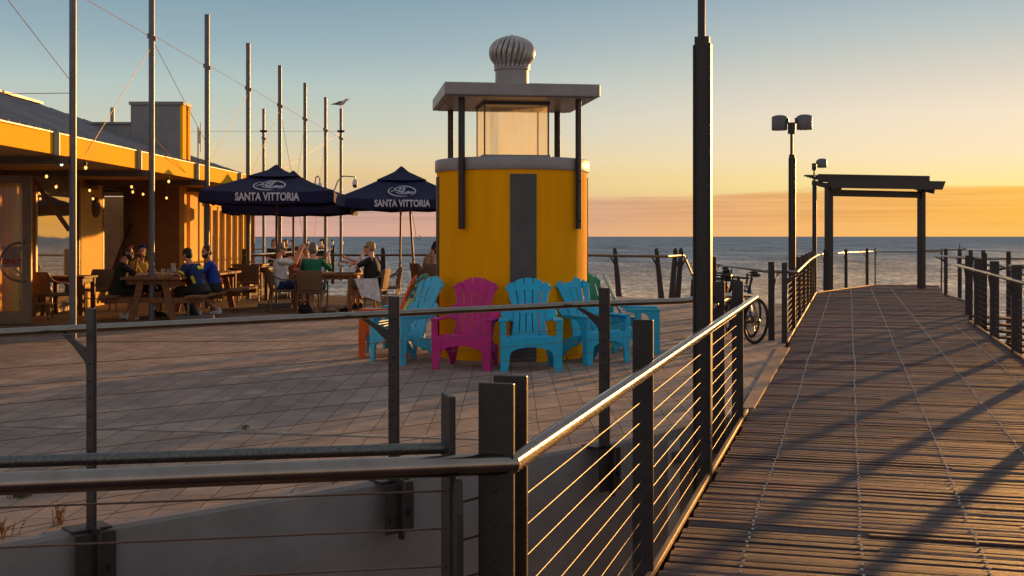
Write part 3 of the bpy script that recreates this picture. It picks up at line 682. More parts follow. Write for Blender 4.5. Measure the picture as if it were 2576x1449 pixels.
# side terrace rail running away on the left with solar lamps
railing('terrace_railing', 'railing with brackets along the far terrace beside the cafe', [(-7.4, 32.9, 1.12), (-7.35, 49.4, 1.12), (-14, 49.5, 1.12)], [(-7.4, 33.0, 0), (-7.4, 41, 0), (-7.35, 48.9, 0)], cables=8, zt=1.3, wdt=.14)
for i, (px, py, Y) in enumerate(((712, 628, 40.5), (733, 625, 43), (807, 622.5, 44.5), (835, 622, 48), (860, 621, 49.3), (773, 623, 46))):
    p = at(px, 631, Y); s_ = thing('solar_lamp', 'small lantern stick on the far terrace railing behind the diners', 'lamp', (p.x, p.y, 1.12), group='solar lamps on the terrace railing')
    MB().cyl((0, 0, 0), (0, 0, .16), .02, n=8).build('stem', 'steel_dark', s_)
    MB().lathe([(.05, .16), (.06, .2), (.06, .34)], (0, 0, 0), 10).build('lens', 'white_plastic', s_)
    MB().lathe([(.07, .34), (.03, .4)], (0, 0, 0), 10).build('cap', 'steel_dark', s_)
# ------------------------------------------------------------------ the yellow hut
HC = Vector((0, 16.62, 0)); HR = 1.045; HY = R(8.2)
hut = thing('kiosk_tower', 'round yellow kiosk tower with a lantern box under a flat grey roof', 'tower', HC, HY)
b = MB(); prof = []
for i in range(27): prof.append((HR, -.05+i*(2.55+.05)/26))
b.lathe(prof, (0, 0, 0), 96)
for i, v in enumerate(b.v):
    p = Vector(v); k = 1+noise.noise(p*3)*.0028; b.v[i] = (p.x*k, p.y*k, p.z)
b.build('drum', 'yellow', hut, smooth=True)
MB().lathe([(1.03, 2.52), (1.066, 2.525), (1.072, 2.54), (1.072, 2.675), (1.062, 2.69), (.95, 2.695), (.002, 2.72)], (0, 0, 0), 96, cap=False).build('rim_band', 'white_metal', hut, smooth=True)
for k in range(4):
    a = -math.pi/2+k*math.pi/2; hw = .174/HR
    MB().lathe([(HR-.01, -.05), (HR+.012, -.05), (HR+.012, 2.46), (HR-.01, 2.46)], (0, 0, 0), 10, False, a-hw, a+hw).build('stripe_panel', 'charcoal', hut)
MB().box((0, 0, 2.715), (.94, .94, .07)).build('sill', 'white_metal', hut, bevel=.01)
for k in range(4):
    m = Matrix.Rotation(k*math.pi/2, 4, 'Z'); b = MB()
    b.add([(-.435, -.44, 2.755), (.435, -.44, 2.755), (.435, -.44, 3.44), (-.435, -.44, 3.44)], [(0, 1, 2, 3)], m)
    b.build('glass_pane', 'lantern', hut)
b = MB()
for sx_ in (-1, 1):
    for sy in (-1, 1): b.box((sx_*.438, sy*.438, 3.1), (.02, .02, .7))
b.build('corner_bead', 'frame_alu', hut)
b = MB()
for sx_ in (-1, 1): b.box((sx_*.43, 0, 3.455), (.05, .91, .055)); b.box((0, sx_*.43, 3.456), (.81, .05, .053))
b.build('head_frame', 'charcoal', hut)
rb = MB(); rb.box((0, 0, 3.567), (2.06, 2.06, .165)); rb.build('roof_slab', 'white_metal', hut, bevel=.012)
MB().box((0, 0, 3.478), (1.9, 1.9, .012)).build('soffit_panel', 'white_metal', hut)
for sx_ in (-1, 1):
    for sy in (-1, 1):
        m = Matrix.Rotation(math.atan2(sy, sx_), 4, 'Z')
        b = MB(); b.box((1.082, 0, 2.605), (.05, .077, 1.74), mat=None) if False else b.add(*(lambda q: (q.v, q.f))(MB().box((1.11, 0, 2.61), (.05, .077, 1.74))), m)
        po_ = b.build('roof_post', 'steel_dark', hut, bevel=.004)
        for z in (1.85, 2.38): bb = MB().cyl((1.13, 0, z), (1.15, 0, z), .014, n=6); q = MB().add(bb.v, bb.f, m); q.build('bolt', 'steel_dark', po_)
# spinning roof ventilator
vt = thing('roof_ventilator', 'whirlybird roof ventilator with curved vanes on the kiosk roof', 'ventilator', HC+Vector((0, 0, 3.65)))
MB().lathe([(.235, 0), (.232, .3), (.25, .3), (.25, .325), (.24, .33), (.24, .34)], (0, 0, 0), 32).build('neck', 'white_metal', vt, smooth=True)
b = MB(); NV = 24; zs = [.335+.43*i/12 for i in range(13)]
def vr(t): return max(.245 if t < .5 else .03, .318*math.sqrt(max(0, 1-(abs(t-.5)/.54)**2.3)))
for k in range(NV):
    o = len(b.v)
    for i in range(13):
        t = i/12; r0 = max(.03, vr(t)); a = 2*math.pi*k/NV+(t-.5)*.3
        for (dr, da) in ((-.035, 0), (0.0, .10), (.004, .2), (-.012, .27)):
            rr = max(.015, r0+dr*min(1, r0/.2)); b.v.append((rr*math.cos(a+da), rr*math.sin(a+da), zs[i]))
    for i in range(12):
        for j in range(3): b.f.append((o+i*4+j, o+i*4+j+1, o+i*4+4+j+1, o+i*4+4+j))
b.build('vane_ball', 'vent_metal', vt, smooth=True)
b = MB(); b.lathe([(.2, .34), (.28, .45), (.285, .6), (.2, .71), (.09, .755)], (0, 0, 0), 24); b.build('core', 'charcoal', vt, smooth=True)
MB().lathe([(.11, .752), (.1, .775), (.02, .785), (.018, .8), (.002, .8)], (0, 0, 0), 20, cap=False).build('cap', 'vent_metal', vt, smooth=True)
# weeds at the foot of the kiosk and in the paving joints
def weed(name, loc, n, hgt, spread, mat, label, rs):
    b = MB(); q = random.Random(rs)
    for i in range(n):
        x, y = q.gauss(0, spread), q.gauss(0, spread); a = q.uniform(0, 6.28); h = hgt*q.uniform(.5, 1.1); lean = q.uniform(.1, .6)*h
        b.tube([(x, y, 0), (x+math.cos(a)*lean*.4, y+math.sin(a)*lean*.4, h*.6), (x+math.cos(a)*lean, y+math.sin(a)*lean, h)], .0022, 4)
        for j in range(3):
            zz_ = h*(.4+.25*j); c = Vector((x+math.cos(a)*lean*.5, y+math.sin(a)*lean*.5, zz_)); d = Vector((q.uniform(-1, 1), q.uniform(-1, 1), q.uniform(.1, .8))).normalized()*.022; u = d.cross(Vector((0, 0, 1))).normalized()*.007
            b.add([c, c+d*.5+u, c+d, c+d*.5-u], [(0, 1, 2, 3)])
    o = b.build(name, mat, loc=loc); tag(o, label, 'weed'); return o
weed('weed', HC+Vector((-.32, -1.07, 0)), 26, .09, .05, 'leaf', 'small green weed at the foot of the kiosk behind the magenta chair', 1)
weed('weed', HC+Vector((.6, -.9, 0)), 26, .09, .05, 'leaf', 'small weed at the foot of the kiosk behind the front blue chair', 2)
weed('weed', HC+Vector((1.0, -.42, 0)), 30, .1, .05, 'weed_dry', 'brownish weed at the right foot of the kiosk in the sun', 3)
p = gp(50, 1250); weed('weed', (p.x, p.y, 0), 60, .05, .03, 'leaf', 'low green weed mat in the paving at the left edge below the pipes', 4)
p = gp(148, 1320); weed('weed', (p.x, p.y, 0), 14, .1, .02, 'weed_dry', 'dry orange weed in the paving left of the nearest wall bracket', 5)
p = gp(8, 1352); weed('weed', (p.x, p.y, 0), 14, .1, .02, 'weed_dry', 'dry orange weed on the wall edge in the left corner', 6)
p = gp(612, 1079); weed('weed', (p.x, p.y, 0), 16, .025, .03, 'leaf', 'tiny weed tuft in the joint across the paving', 7)
p = gp(840, 1210); weed('weed', (p.x, p.y, 0), 26, .04, .04, 'weed_dry', 'dry grass fringe along the wall edge beside the second bracket', 8)

# ------------------------------------------------------------------ moulded plastic garden chairs
def garden_chair():
    t = thing('garden_chair', 'x', 'chair', group='plastic garden chairs around the kiosk')
    mt = 'blue_chair'
    # backrest: fan of five slats joined by three cross bands
    B0 = Vector((0, -.40, .30)); up = Vector((0, -.335, .80)).normalized(); ex = Vector((1, 0, 0)); Lb = .85
    b = MB()
    def wid(v): return .185+(.045*abs(v-.36)/.36 if v < .36 else .115*((v-.36)/(.49)))
    for i in range(5):
        poly_l, poly_r = [], []
        for k in range(11):
            v = Lb*k/10
            W_ = wid(v); x0 = -W_+2*W_*i/5+.006*(1 if i else 0); x1 = -W_+2*W_*(i+1)/5-.006*(1 if i < 4 else 0)
            if k == 10:
                tl = v-.13*(abs((x0)/W_))**1.8; tr = v-.13*(abs(x1/W_))**1.8
                poly_l.append((x0, tl-.012)); poly_l.append((x0+.012, tl)); poly_r.append((x1, tr-.012)); poly_r.append((x1-.012, tr))
            elif v < Lb-.16: poly_l.append((x0, v)); poly_r.append((x1, v))
        b.prism(poly_l+poly_r[::-1], B0+Vector((0, -.012*(1-abs(i-2)/2)*0+.02*abs(i-2)**2*.35, 0)), ex, up, .018)
    for (v, hh) in ((.0, .14), (.38, .1), (.68, .09)):
        W_ = wid(v+hh/2)-.012; b.prism([(-W_, v), (W_, v), (W_, v+hh), (-W_, v+hh)], B0+Vector((0, .008, 0)), ex, up, .014)
    for s_ in (-1, 1):   # rounded shoulders that meet the arms
        pts = [(s_*.19, .27), (s_*.3, .3), (s_*.345, .36), (s_*.335, .42), (s_*.27, .475), (s_*.2, .5)]
        b.prism(pts if s_ > 0 else pts, B0+Vector((0, .012, 0)), ex, up, .022)
    b.build('backrest', mt, t, bevel=.004)
    b = MB()
    for i in range(6):
        y0 = .0-.077*i; z0 = .40-.022*i
        b.beam((-.27, y0-.036, z0), (.27, y0-.036, z0), .066, .018, up=(0, .27, 1))
    for x in (-.26, 0, .26): b.beam((x, .0, .388), (x, -.46, .256), .03, .02)
    for s_ in (-1, 1): b.prism([(0, .39), (0, .33), (-.47, .2), (-.47, .3)], (s_*.275, 0, 0), (0, 1, 0), (0, 0, 1), .02)
    b.build('seat', mt, t, bevel=.003)
    b = MB(); arc = [(-.29, .395), (.29, .395), (.29, .24)]+[(.25*math.cos(a), .2+.085*math.sin(a)) for a in [math.pi*k/10 for k in range(11)]]+[(-.29, .24)]
    b.prism(arc, (0, .012, 0), ex, (0, 0, 1), .022); b.build('apron', mt, t, bevel=.004)
    for s_ in (-1, 1):
        b = MB()
        b.prism([(s_*.245, .40), (s_*.365, .60), (s_*.375, .3), (s_*.37, 0), (s_*.28, 0), (s_*.262, .22)][0:0] or [(s_*.25, .4), (s_*.37, .4), (s_*.36, 0), (s_*.275, 0), (s_*.25, .25)], (0, .016, 0), ex, (0, 0, 1), .026)
        b.prism([(.02, .4), (.02, 0), (-.05, 0), (-.075, .4)], (s_*.355, 0, 0), (0, 1, 0), (0, 0, 1), .02)
        b.build('front_leg', mt, t, bevel=.004)
        b = MB()
        b.prism([(s_*.29, .39), (s_*.37, .39), (s_*.37, .585), (s_*.3, .585)], (0, .014, 0), ex, (0, 0, 1), .024)
        b.prism([(.02, .39), (-.075, .39), (-.11, .5), (-.18, .555), (-.42, .57), (-.45, .6), (-.1, .595), (.02, .585)], (s_*.362, 0, 0), (0, 1, 0), (0, 0, 1), .018)
        b.prism([(.03, -.055), (.03, .055), (.0, .065), (-.3, .05), (-.47, .03), (-.47, -.035), (-.3, -.06)], (s_*.325, 0, .598), (0, 1, 0), (1, 0, 0), .024)
        b.build('armrest', mt, t, bevel=.006)
        b = MB(); b.prism([(-.2, .34), (-.33, .3), (-.46, .26), (-.5, .22), (-.57, .1), (-.63, 0), (-.56, 0), (-.48, .1), (-.4, .17), (-.2, .25)], (s_*.285, 0, 0), (0, 1, 0), (0, 0, 1), .03)
        b.prism([(s_*.2, .26), (s_*.3, .26), (s_*.3, 0), (s_*.25, 0)], (0, -.585+.0, 0), (1, 0, 0), (0, -.0, 1), .02)
        b.build('rear_leg', mt, t, bevel=.004)
    return t
c0 = garden_chair()
def face(deg): return math.pi+R(deg)        # 0 = facing the camera, positive turns to the right
CH = [(.235, 14.5, 2, 'sky blue garden chair facing straight out in front of the kiosk stripe', None, 1.0),
      (-.62, 14.66, -13, 'magenta garden chair in front of the kiosk', 'magenta_chair', 1.0),
      (-1.62, 15.42, -52, 'pale blue garden chair left of the magenta one, turned to the left', 'blue_chair_faded', 1.0),
      (-2.07, 16.38, -84, 'orange garden chair at the left of the kiosk', 'orange_chair', 1.0),
      (-1.95, 17.2, -108, 'pale blue garden chair half hidden behind the orange one', 'blue_chair_faded', 1.0),
      (1.23, 15.36, 38, 'sky blue garden chair turned right behind the third plaza railing post', None, 1.0),
      (2.06, 17.0, 86, 'blue garden chair in profile at the right of the kiosk', None, 1.0),
      (1.72, 18.2, 122, 'blue garden chair farthest back on the right of the kiosk', None, 1.0)]
for i, (x, y, a, lab, mt, s_) in enumerate(CH):
    mats = {'sky_blue_plastic': M[mt]} if mt else None
    c = dup(c0, (x, y, 0), face(a), lab, mats=mats)
    c.scale = (1.03, 1.05, 1.03)
for k in kids(c0): bpy.data.objects.remove(k)
bpy.data.objects.remove(c0)

# ------------------------------------------------------------------ masts with their stays
def mast(x, y, top, label, disc=False, r=.057):
    t = thing('mast', label, 'mast', (x, y, 0), group='row of grey masts along the cafe front')
    b = MB(); b.tube([(0, 0, -.1), (0, 0, top)], r, 20); b.build('tube', 'mast', t, smooth=True)
    MB().lathe([(r+.001, top-.01), (r+.004, top), (.002, top+.008)], (0, 0, 0), 20, cap=False).build('cap', 'mast', t)
    b = MB(); b.box((-.06, 0, 5.55), (.05, .02, .1)); b.box((.06, 0, 5.5), (.05, .02, .1)); b.build('lug', 'rust_ply', t)
    if disc: MB().lathe([(.06, 5.75), (.14, 5.78), (.16, 5.84), (.06, 5.85)], (0, 0, 0), 16).build('collar_disc', 'steel_dark', t)
    return t
ML = ['nearest mast at the left, its foot on the paving', 'second mast from the left standing through the picnic table', 'third mast from the left at the left end of the umbrella', 'fourth mast from the left behind the first umbrella', 'fifth mast of the main row behind the first umbrella', 'sixth mast of the main row', 'seventh mast of the main row just left of the gull mast']
MP = []
for i in range(7):
    y = 19.2+4.05*i; x = -7.07+.011*(y-19.2); MP.append((x, y)); mast(x, y, 6.72, ML[i])
mast(-6.77, 47.2, 6.7, 'far mast with a gull standing on its top', True); mast(-9.83, 47.2, 6.7, 'short looking far mast with a collar, left of the fifth mast', True); MP.append((-6.77, 47.2))
def wire(a, c, label, r=.006, n=1, sag=0):
    a = Vector(a); c = Vector(c); L = [(a+(c-a)*k/8-Vector((0, 0, sag*4*(k/8)*(1-k/8)))) for k in range(9)] if sag else [a, c]
    o = MB().tube([p-a for p in L], r, 5).build('guy_wire', 'rust_ply', loc=a); tag(o, label, 'wire', 'guy wires between the masts'); return o
zc = 5.55
for i in range(7):
    a = MP[i]; c = MP[i+1]; wire((a[0]+.05, a[1], zc), (c[0]-.05, c[1], zc), 'guy wire between the upper ends of the %s masts' % ['nearest and second', 'second and third', 'third and fourth', 'fourth and fifth', 'fifth and sixth', 'sixth and seventh', 'seventh and gull-topped'][i])
wire((-7.12, 15.2, zc), (MP[0][0], MP[0][1], 4.1), 'wire running down from the top left corner to the nearest mast'); wire((MP[1][0], MP[1][1], zc-.2), (-7.25, 20.2, 2.98), 'wire from the second mast down to the fascia beside the first mast')
wire((MP[1][0], MP[1][1], 5.5), (MP[2][0], MP[2][1], 3.75), 'wire from the second mast down to the third mast'); wire((MP[3][0], MP[3][1], 5.4), (-7.2, 27.6, 3.0), 'wire from the fourth mast down to the fascia by the third mast')
wire((MP[4][0], MP[4][1], 5.4), (-7.1, 31.6, 2.9), 'wire from the fifth mast down towards the fourth'); wire((MP[4][0], MP[4][1], 5.4), (-6.8, 39.0, 1.5), 'wire from the fifth mast down towards the sixth')
wire((-6.77, 47.2, 5.8), (-9.83, 47.2, 5.8), 'level wire between the two far masts'); wire((-9.83, 47.2, 5.8), (-14.5, 47.2, 5.8), 'level wire running left from the far mast'); wire((-6.77, 47.2, 5.75), (-8.6, 36, 2.6), 'wire from the gull mast down to the terrace')
wire((MP[5][0], MP[5][1], 5.4), (-6.75, 36.5, 2.2), 'wire from the sixth mast down to its left'); wire((MP[6][0], MP[6][1], 5.4), (-6.8, 41, 1.6), 'wire from the seventh mast down to its left')
wire((MP[0][0], MP[0][1], 3.95), (-8.6, 16.5, 3.6), 'wire from the nearest mast to the roof at the left edge'); wire((MP[1][0]+.02, MP[1][1], 3.6), (-7.2, 26.5, 3.0), 'wire from the second mast across the fascia')
# gull on its mast
g = thing('gull', 'grey and white gull standing on the top of a far mast', 'bird', (-6.77, 47.2, 6.7), R(-5))
b = MB(); b.tube([(-.3, 0, .17), (-.2, 0, .19), (-.08, 0, .2), (.06, 0, .23), (.15, 0, .29), (.2, 0, .345), (.25, 0, .36), (.3, 0, .345)], [.012, .04, .075, .085, .06, .045, .045, .015], 10); b.build('body', 'gull_white', g, smooth=True)
for s_ in (-1, 1): MB().tube([(-.4, s_*.02, .17), (-.2, s_*.06, .2), (-.02, s_*.075, .25), (.08, s_*.06, .25)], [.008, .03, .05, .02], 8).build('wing', 'gull_grey', g, smooth=True)
MB().tube([(.28, 0, .352), (.36, 0, .33)], [.014, .003], 6).build('beak', 'orange_chair', g)
for s_ in (-1, 1): MB().cyl((.0, s_*.03, 0), (.0, s_*.03, .17), .008, n=6).build('leg', 'orange_chair', g)

# ------------------------------------------------------------------ cafe building
def fx(y): return -7.28+.011*(y-19.2)
cf = thing('cafe_building', 'low cream cafe with a deep glowing roof fascia at the left', 'building', (-9, 24, 0)); CO = Vector((-9, 24, 0))
def part(b, name, mat, parent=None, **kw):
    b.v = [tuple(Vector(v)-CO) for v in b.v]; return b.build(name, mat, parent or cf, **kw)
def quadwall(b, a, c, z0, z1, th=.12):
    a = Vector((a[0], a[1], 0)); c = Vector((c[0], c[1], 0)); b.beam(a+Vector((0, 0, (z0+z1)/2)), c+Vector((0, 0, (z0+z1)/2)), th, z1-z0); return b
b = MB(); b.beam((fx(12), 12, 3.113), (fx(38.5), 38.5, 3.113), .04, .335); part(b, 'fascia', 'fascia', bevel=.006)
b = MB(); b.beam((fx(12)+.002, 12, 3.292), (fx(38.5)+.002, 38.5, 3.292), .07, .02); part(b, 'gutter_trim', 'white_metal')
for y in (15.2, 19.2, 23.25, 27.3, 31.35, 35.4):
    b = MB(); b.tube([(fx(y)+.05, y-.28, 2.93), (fx(y)+.05, y-.28, 3.29)], .06, 14); part(b, 'joint_cover', 'white_metal', smooth=True)
    b = MB(); b.beam((fx(y)+.16, y, 2.87), (-11.5, y, 2.87), .1, .12); part(b, 'canopy_beam', 'beam')
b = MB(); b.box((-10.3, 25.2, 2.962), (6.0, 26.6, .03)); part(b, 'soffit', 'soffit')
b = MB(); RP_ = [(-7.29, 10, 3.3), (-7.22, 33.2, 3.3), (-11, 27.6, 4.7), (-11, 10, 4.7)]
b.add(RP_+[(x, y, z-.03) for x, y, z in RP_], [(0, 1, 2, 3), (7, 6, 5, 4)]); b.add([(-7.22, 33.2, 3.3), (-14, 33.2, 3.3), (-11, 27.6, 4.7)], [(0, 1, 2)])
y = 10.0
while y < 33:                                    # standing ribs of the sheeting
    yt = y; f_ = 1 if y < 27.4 else max(0, (33.2-y)/5.6)
    b.beam((-7.27, y, 3.32), (-7.27-3.7*f_, y, 3.32+1.39*f_), .03, .03); y += .38
part(b, 'roof', 'roof_sheet')
b = MB(); b.beam((-11, 10, 4.73), (-11, 27.6, 4.73), .3, .05); part(b, 'ridge_cap', 'white_metal')
# parapet and plant screen
b = MB(); b.box((-9.5, 27.12, 3.6), (1.7, .16, 1.2)); b.box((-9.5, 27.1, 4.21), (1.7, .22, .05)); part(b, 'parapet', 'grey_clad')
b = MB(); b.box((-8.08, 27.1, 3.88), (1.12, .16, 1.52)); b.box((-8.08, 27.55, 3.88), (1.12, .1, 1.5)); b.box((-8.6, 27.35, 3.88), (.05, .6, 1.5))
ps = part(b, 'plant_screen', 'grey_clad')
b = MB(); b.box((-8.05, 27.34, 4.66), (1.24, .72, .07)); part(b, 'screen_cap', 'grey_clad', ps)
for y_, w_ in ((27.16, .28), (27.58, .18)):
    b = MB(); b.box((-7.49, y_, 3.88), (.06, w_, 1.52)); part(b, 'sunlit_cheek', 'fascia', ps)  # yellow pieces put low sunlight on the grey screen's right side by colour
b = MB(); b.box((-7.6, 27.36, 3.9), (.1, .3, 1.4)); part(b, 'screen_recess', 'wall_shaded', ps)
b = MB(); b.cyl((-9.55, 28.5, 3.9), (-9.55, 28.5, 4.72), .05); part(b, 'flue', 'white_metal', smooth=True)
an = thing('antenna', 'thin aerial mast on the cafe roof right of the plant screen', 'antenna', (-7.45, 28.3, 3.25))
MB().cyl((0, 0, 0), (0, 0, 1.0), .015, n=8).build('pole', 'mast', an); b = MB(); b.box((.03, 0, .75), (.05, .05, .3)); b.cyl((.06, 0, .4), (.06, 0, 1.1), .012, n=6); b.build('aerial', 'white_plastic', an)
MB().tube([(0, 0, .25), (.06, 0, .1), (.15, 0, -.02)], .012, 6).build('cable', 'mast', an)
# walls
XW = -9.88
b = MB(); quadwall(b, (XW, 27.0), (XW, 28.55), 0, 2.95, .16); part(b, 'render_wall', 'wall_cream')
b = MB(); quadwall(b, (XW, 24.5), (XW, 26.9), 0, .12, .14); part(b, 'window_sill', 'frame_alu'); b = MB(); quadwall(b, (XW, 24.5), (XW, 26.9), 2.6, 2.95, .14); part(b, 'window_lintel', 'frame_alu')
wf = MB()
for y in (24.6, 26.82): wf.box((XW+.03, y, 1.36), (.1, .09, 2.5))
wf.box((XW+.03, 25.7, 2.56), (.1, 2.2, .1)); wf.box((XW+.03, 25.7, .17), (.1, 2.2, .1))
wo = part(wf, 'window', 'frame_alu')
b = MB(); b.add([(XW+.02, 24.6, .2), (XW+.02, 26.8, .2), (XW+.02, 26.8, 2.52), (XW+.02, 24.6, 2.52)], [(0, 1, 2, 3)]); part(b, 'pane', 'mirror_glass', wo)
b = MB(); quadwall(b, (XW, 27.0), (XW, 27.0001), 0, 2.9, .1) if False else b.box((XW+.06, 26.97, 1.45), (.1, .1, 2.9)); part(b, 'downpipe', 'frame_alu')
b = MB(); b.box((-9.6, 24.0, 1.5), (.001, .001, .001)) if False else quadwall(b, (-14, 22.4), (-9.62, 22.4), 2.62, 2.95, .1); part(b, 'door_header', 'beam')
b = MB(); quadwall(b, (-10.1, 24.45), (-10.1, 22.4), 0, 2.95, .1); quadwall(b, (-14, 25.2), (-10.1, 25.2), 0, 2.95, .1); part(b, 'inner_wall', 'wall_cream')
for i, x in enumerate((-9.62, -9.9)):
    b = MB(); b.cyl((x, 23.0+i*.4, 0), (x, 23.0+i*.4, 2.7), .1); part(b, 'column', 'wall_cream', smooth=True)
# doorway in the long wall, then the front (camera facing) wall of the glazed room
b = MB(); b.box((XW, 28.62, 1.46), (.16, .08, 2.92)); b.box((XW, 30.6, 1.46), (.16, .08, 2.92)); b.box((XW, 29.6, 2.86), (.15, 1.9, .14)); dr = part(b, 'doorway', 'frame_alu')
b = MB(); b.box((XW-1.1, 29.6, 1.4), (.05, 2.6, 2.8)); part(b, 'unlit_room_panel', 'interior', dr)  # dark panel carries the unlit room's shade in its colour
b = MB(); b.beam((XW+.15, 28.3, .1), (XW+.15, 30.5, 1.95), .08, .1); part(b, 'timber_brace', 'wood_dark', dr)
Y0 = 31.0; XB = -8.56
b = MB(); quadwall(b, (XW-.05, Y0), (XB-.06, Y0), 0, 2.95, .14); part(b, 'front_wall', 'wall_shaded')
b = MB(); b.box((XB, Y0+.03, 1.47), (.13, .22, 2.94)); b.box((XB, 31.75, 1.47), (.1, .42, 2.94)); quadwall(b, (XB-.08, 31.1), (XB-.08, 33.4), 0, 2.95, .05); part(b, 'side_wall', 'wall_cream')
b = MB(); quadwall(b, (XB, 33.3), (XB+.06, 39.3), 2.5, 2.95, .1); part(b, 'bifold_header', 'wall_cream')
for k in range(7):
    y = 33.6+k*.8
    fm = MB(); fm.box((XB+.03, y, 1.25), (.13, .13, 2.48)); fm.box((XB+.03, y+.4, .12), (.08, .7, .22)); fm.box((XB+.03, y+.4, 2.44), (.08, .7, .1)); bf = part(fm, 'bifold_door', 'wall_cream')
    b = MB(); b.add([(XB+.02, y+.06, .2), (XB+.02, y+.74, .2), (XB+.02, y+.74, 2.4), (XB+.02, y+.06, 2.4)], [(0, 1, 2, 3)]); part(b, 'pane', 'mirror_glass', bf)
b = MB(); quadwall(b, (-14, 39.4), (-8.5, 39.4), 0, 2.95, .1); part(b, 'rear_wall', 'wall_shaded')
b = MB(); b.ball((XW+.1, 28.0, 2.32), .2, 10, (.5, 1, 1.2)); part(b, 'wall_lamp', 'beam', smooth=True)
b = MB(); b.box((XW+.05, 27.6, 2.83), (.2, .9, .16)); part(b, 'air_heater', 'wall_shaded')
b = MB(); b.beam((-9.3, 23.2, 2.74), (-8.76, 23.6, 1.76), .06, .08); part(b, 'diagonal_brace', 'wood_dark')
# open glass door leaf at the left edge
DY = 22.2
fm = MB(); fm.box((-9.02, DY, 1.4), (.16, .07, 2.76)); fm.box((-10.3, DY, 2.71), (2.4, .069, .14)); fm.box((-10.3, DY, .13), (2.4, .069, .24)); fm.box((-11.4, DY, 1.4), (.16, .068, 2.76))
dl = part(fm, 'glass_door', 'frame_alu', bevel=.004)
b = MB(); b.add([(-11.3, DY, .25), (-9.1, DY, .25), (-9.1, DY, 2.64), (-11.3, DY, 2.64)], [(0, 1, 2, 3)]); part(b, 'pane', 'door_glass', dl)
hz = []; b = MB()
for k in range(13):
    a = math.pi/2+math.pi*k/12; hz.append((-9.1+.38*math.cos(a), DY-.12, 1.17+.36*math.sin(a)))
b.tube([(-9.06, DY-.03, 1.53)]+hz+[(-9.06, DY-.03, .81)], .02, 10); part(b, 'pull_handle', 'stainless', dl, smooth=True)
b = MB(); b.tube([(x+.14 if x < -9.2 else x, DY+.1, 1.17+(z-1.17)*.8) for x, y, z in hz], .02, 10); part(b, 'pull_handle', 'stainless', dl, smooth=True)
b = MB(); b.box((-9.32, DY-.01, 1.26), (.34, .004, .38)); sg = part(b, 'paper_sign', 'sign_pink', dl)
text_mesh('lettering', 'ONLY', .13, 'red_ink', dl, Matrix.Translation(-CO)@basis((-9.3, DY-.016, 1.17), (1, 0, 0), (0, 0, 1)), .003)
# festoon lights
def festoon(pts, label, cold=()):
    O = at(*pts[0]); t = thing('string_lights', label, 'string lights', O, group='festoon lights under the cafe canopy'); P = [at(*p)-O for p in pts]; L = []
    for a, c in zip(P, P[1:]):
        for k in range(6): q = a+(c-a)*k/6; L.append(q+Vector((0, 0, .09-.22*(k/6)*(1-k/6))))
    L.append(P[-1]+Vector((0, 0, .09))); MB().tube(L, .008, 6).build('flex', 'black_plastic', t)
    for i, p in enumerate(P):
        MB().cyl(p+Vector((0, 0, .03)), p+Vector((0, 0, .1)), .02, n=10).build('socket', 'black_plastic', t)
        MB().ball(p, .026, 8, (1, 1, 1.25)).build('bulb', 'bulb_cold' if i in cold else 'bulb', t, smooth=True)
festoon([(155, 413, 20), (215.5, 422, 20.6), (117, 444, 22), (141, 470, 23.6), (119, 480, 25.5)], 'festoon bulbs around the nearest mast, one of them bluish white', (0,))
festoon([(225.5, 479, 25), (234, 500, 26.4)], 'short pair of festoon bulbs in front of the lit wall')
festoon([(331, 470, 26), (334, 483, 27), (360, 488.6, 27.3), (424.5, 456.6, 24.5), (419, 498, 27.6)], 'festoon bulbs around the second mast')

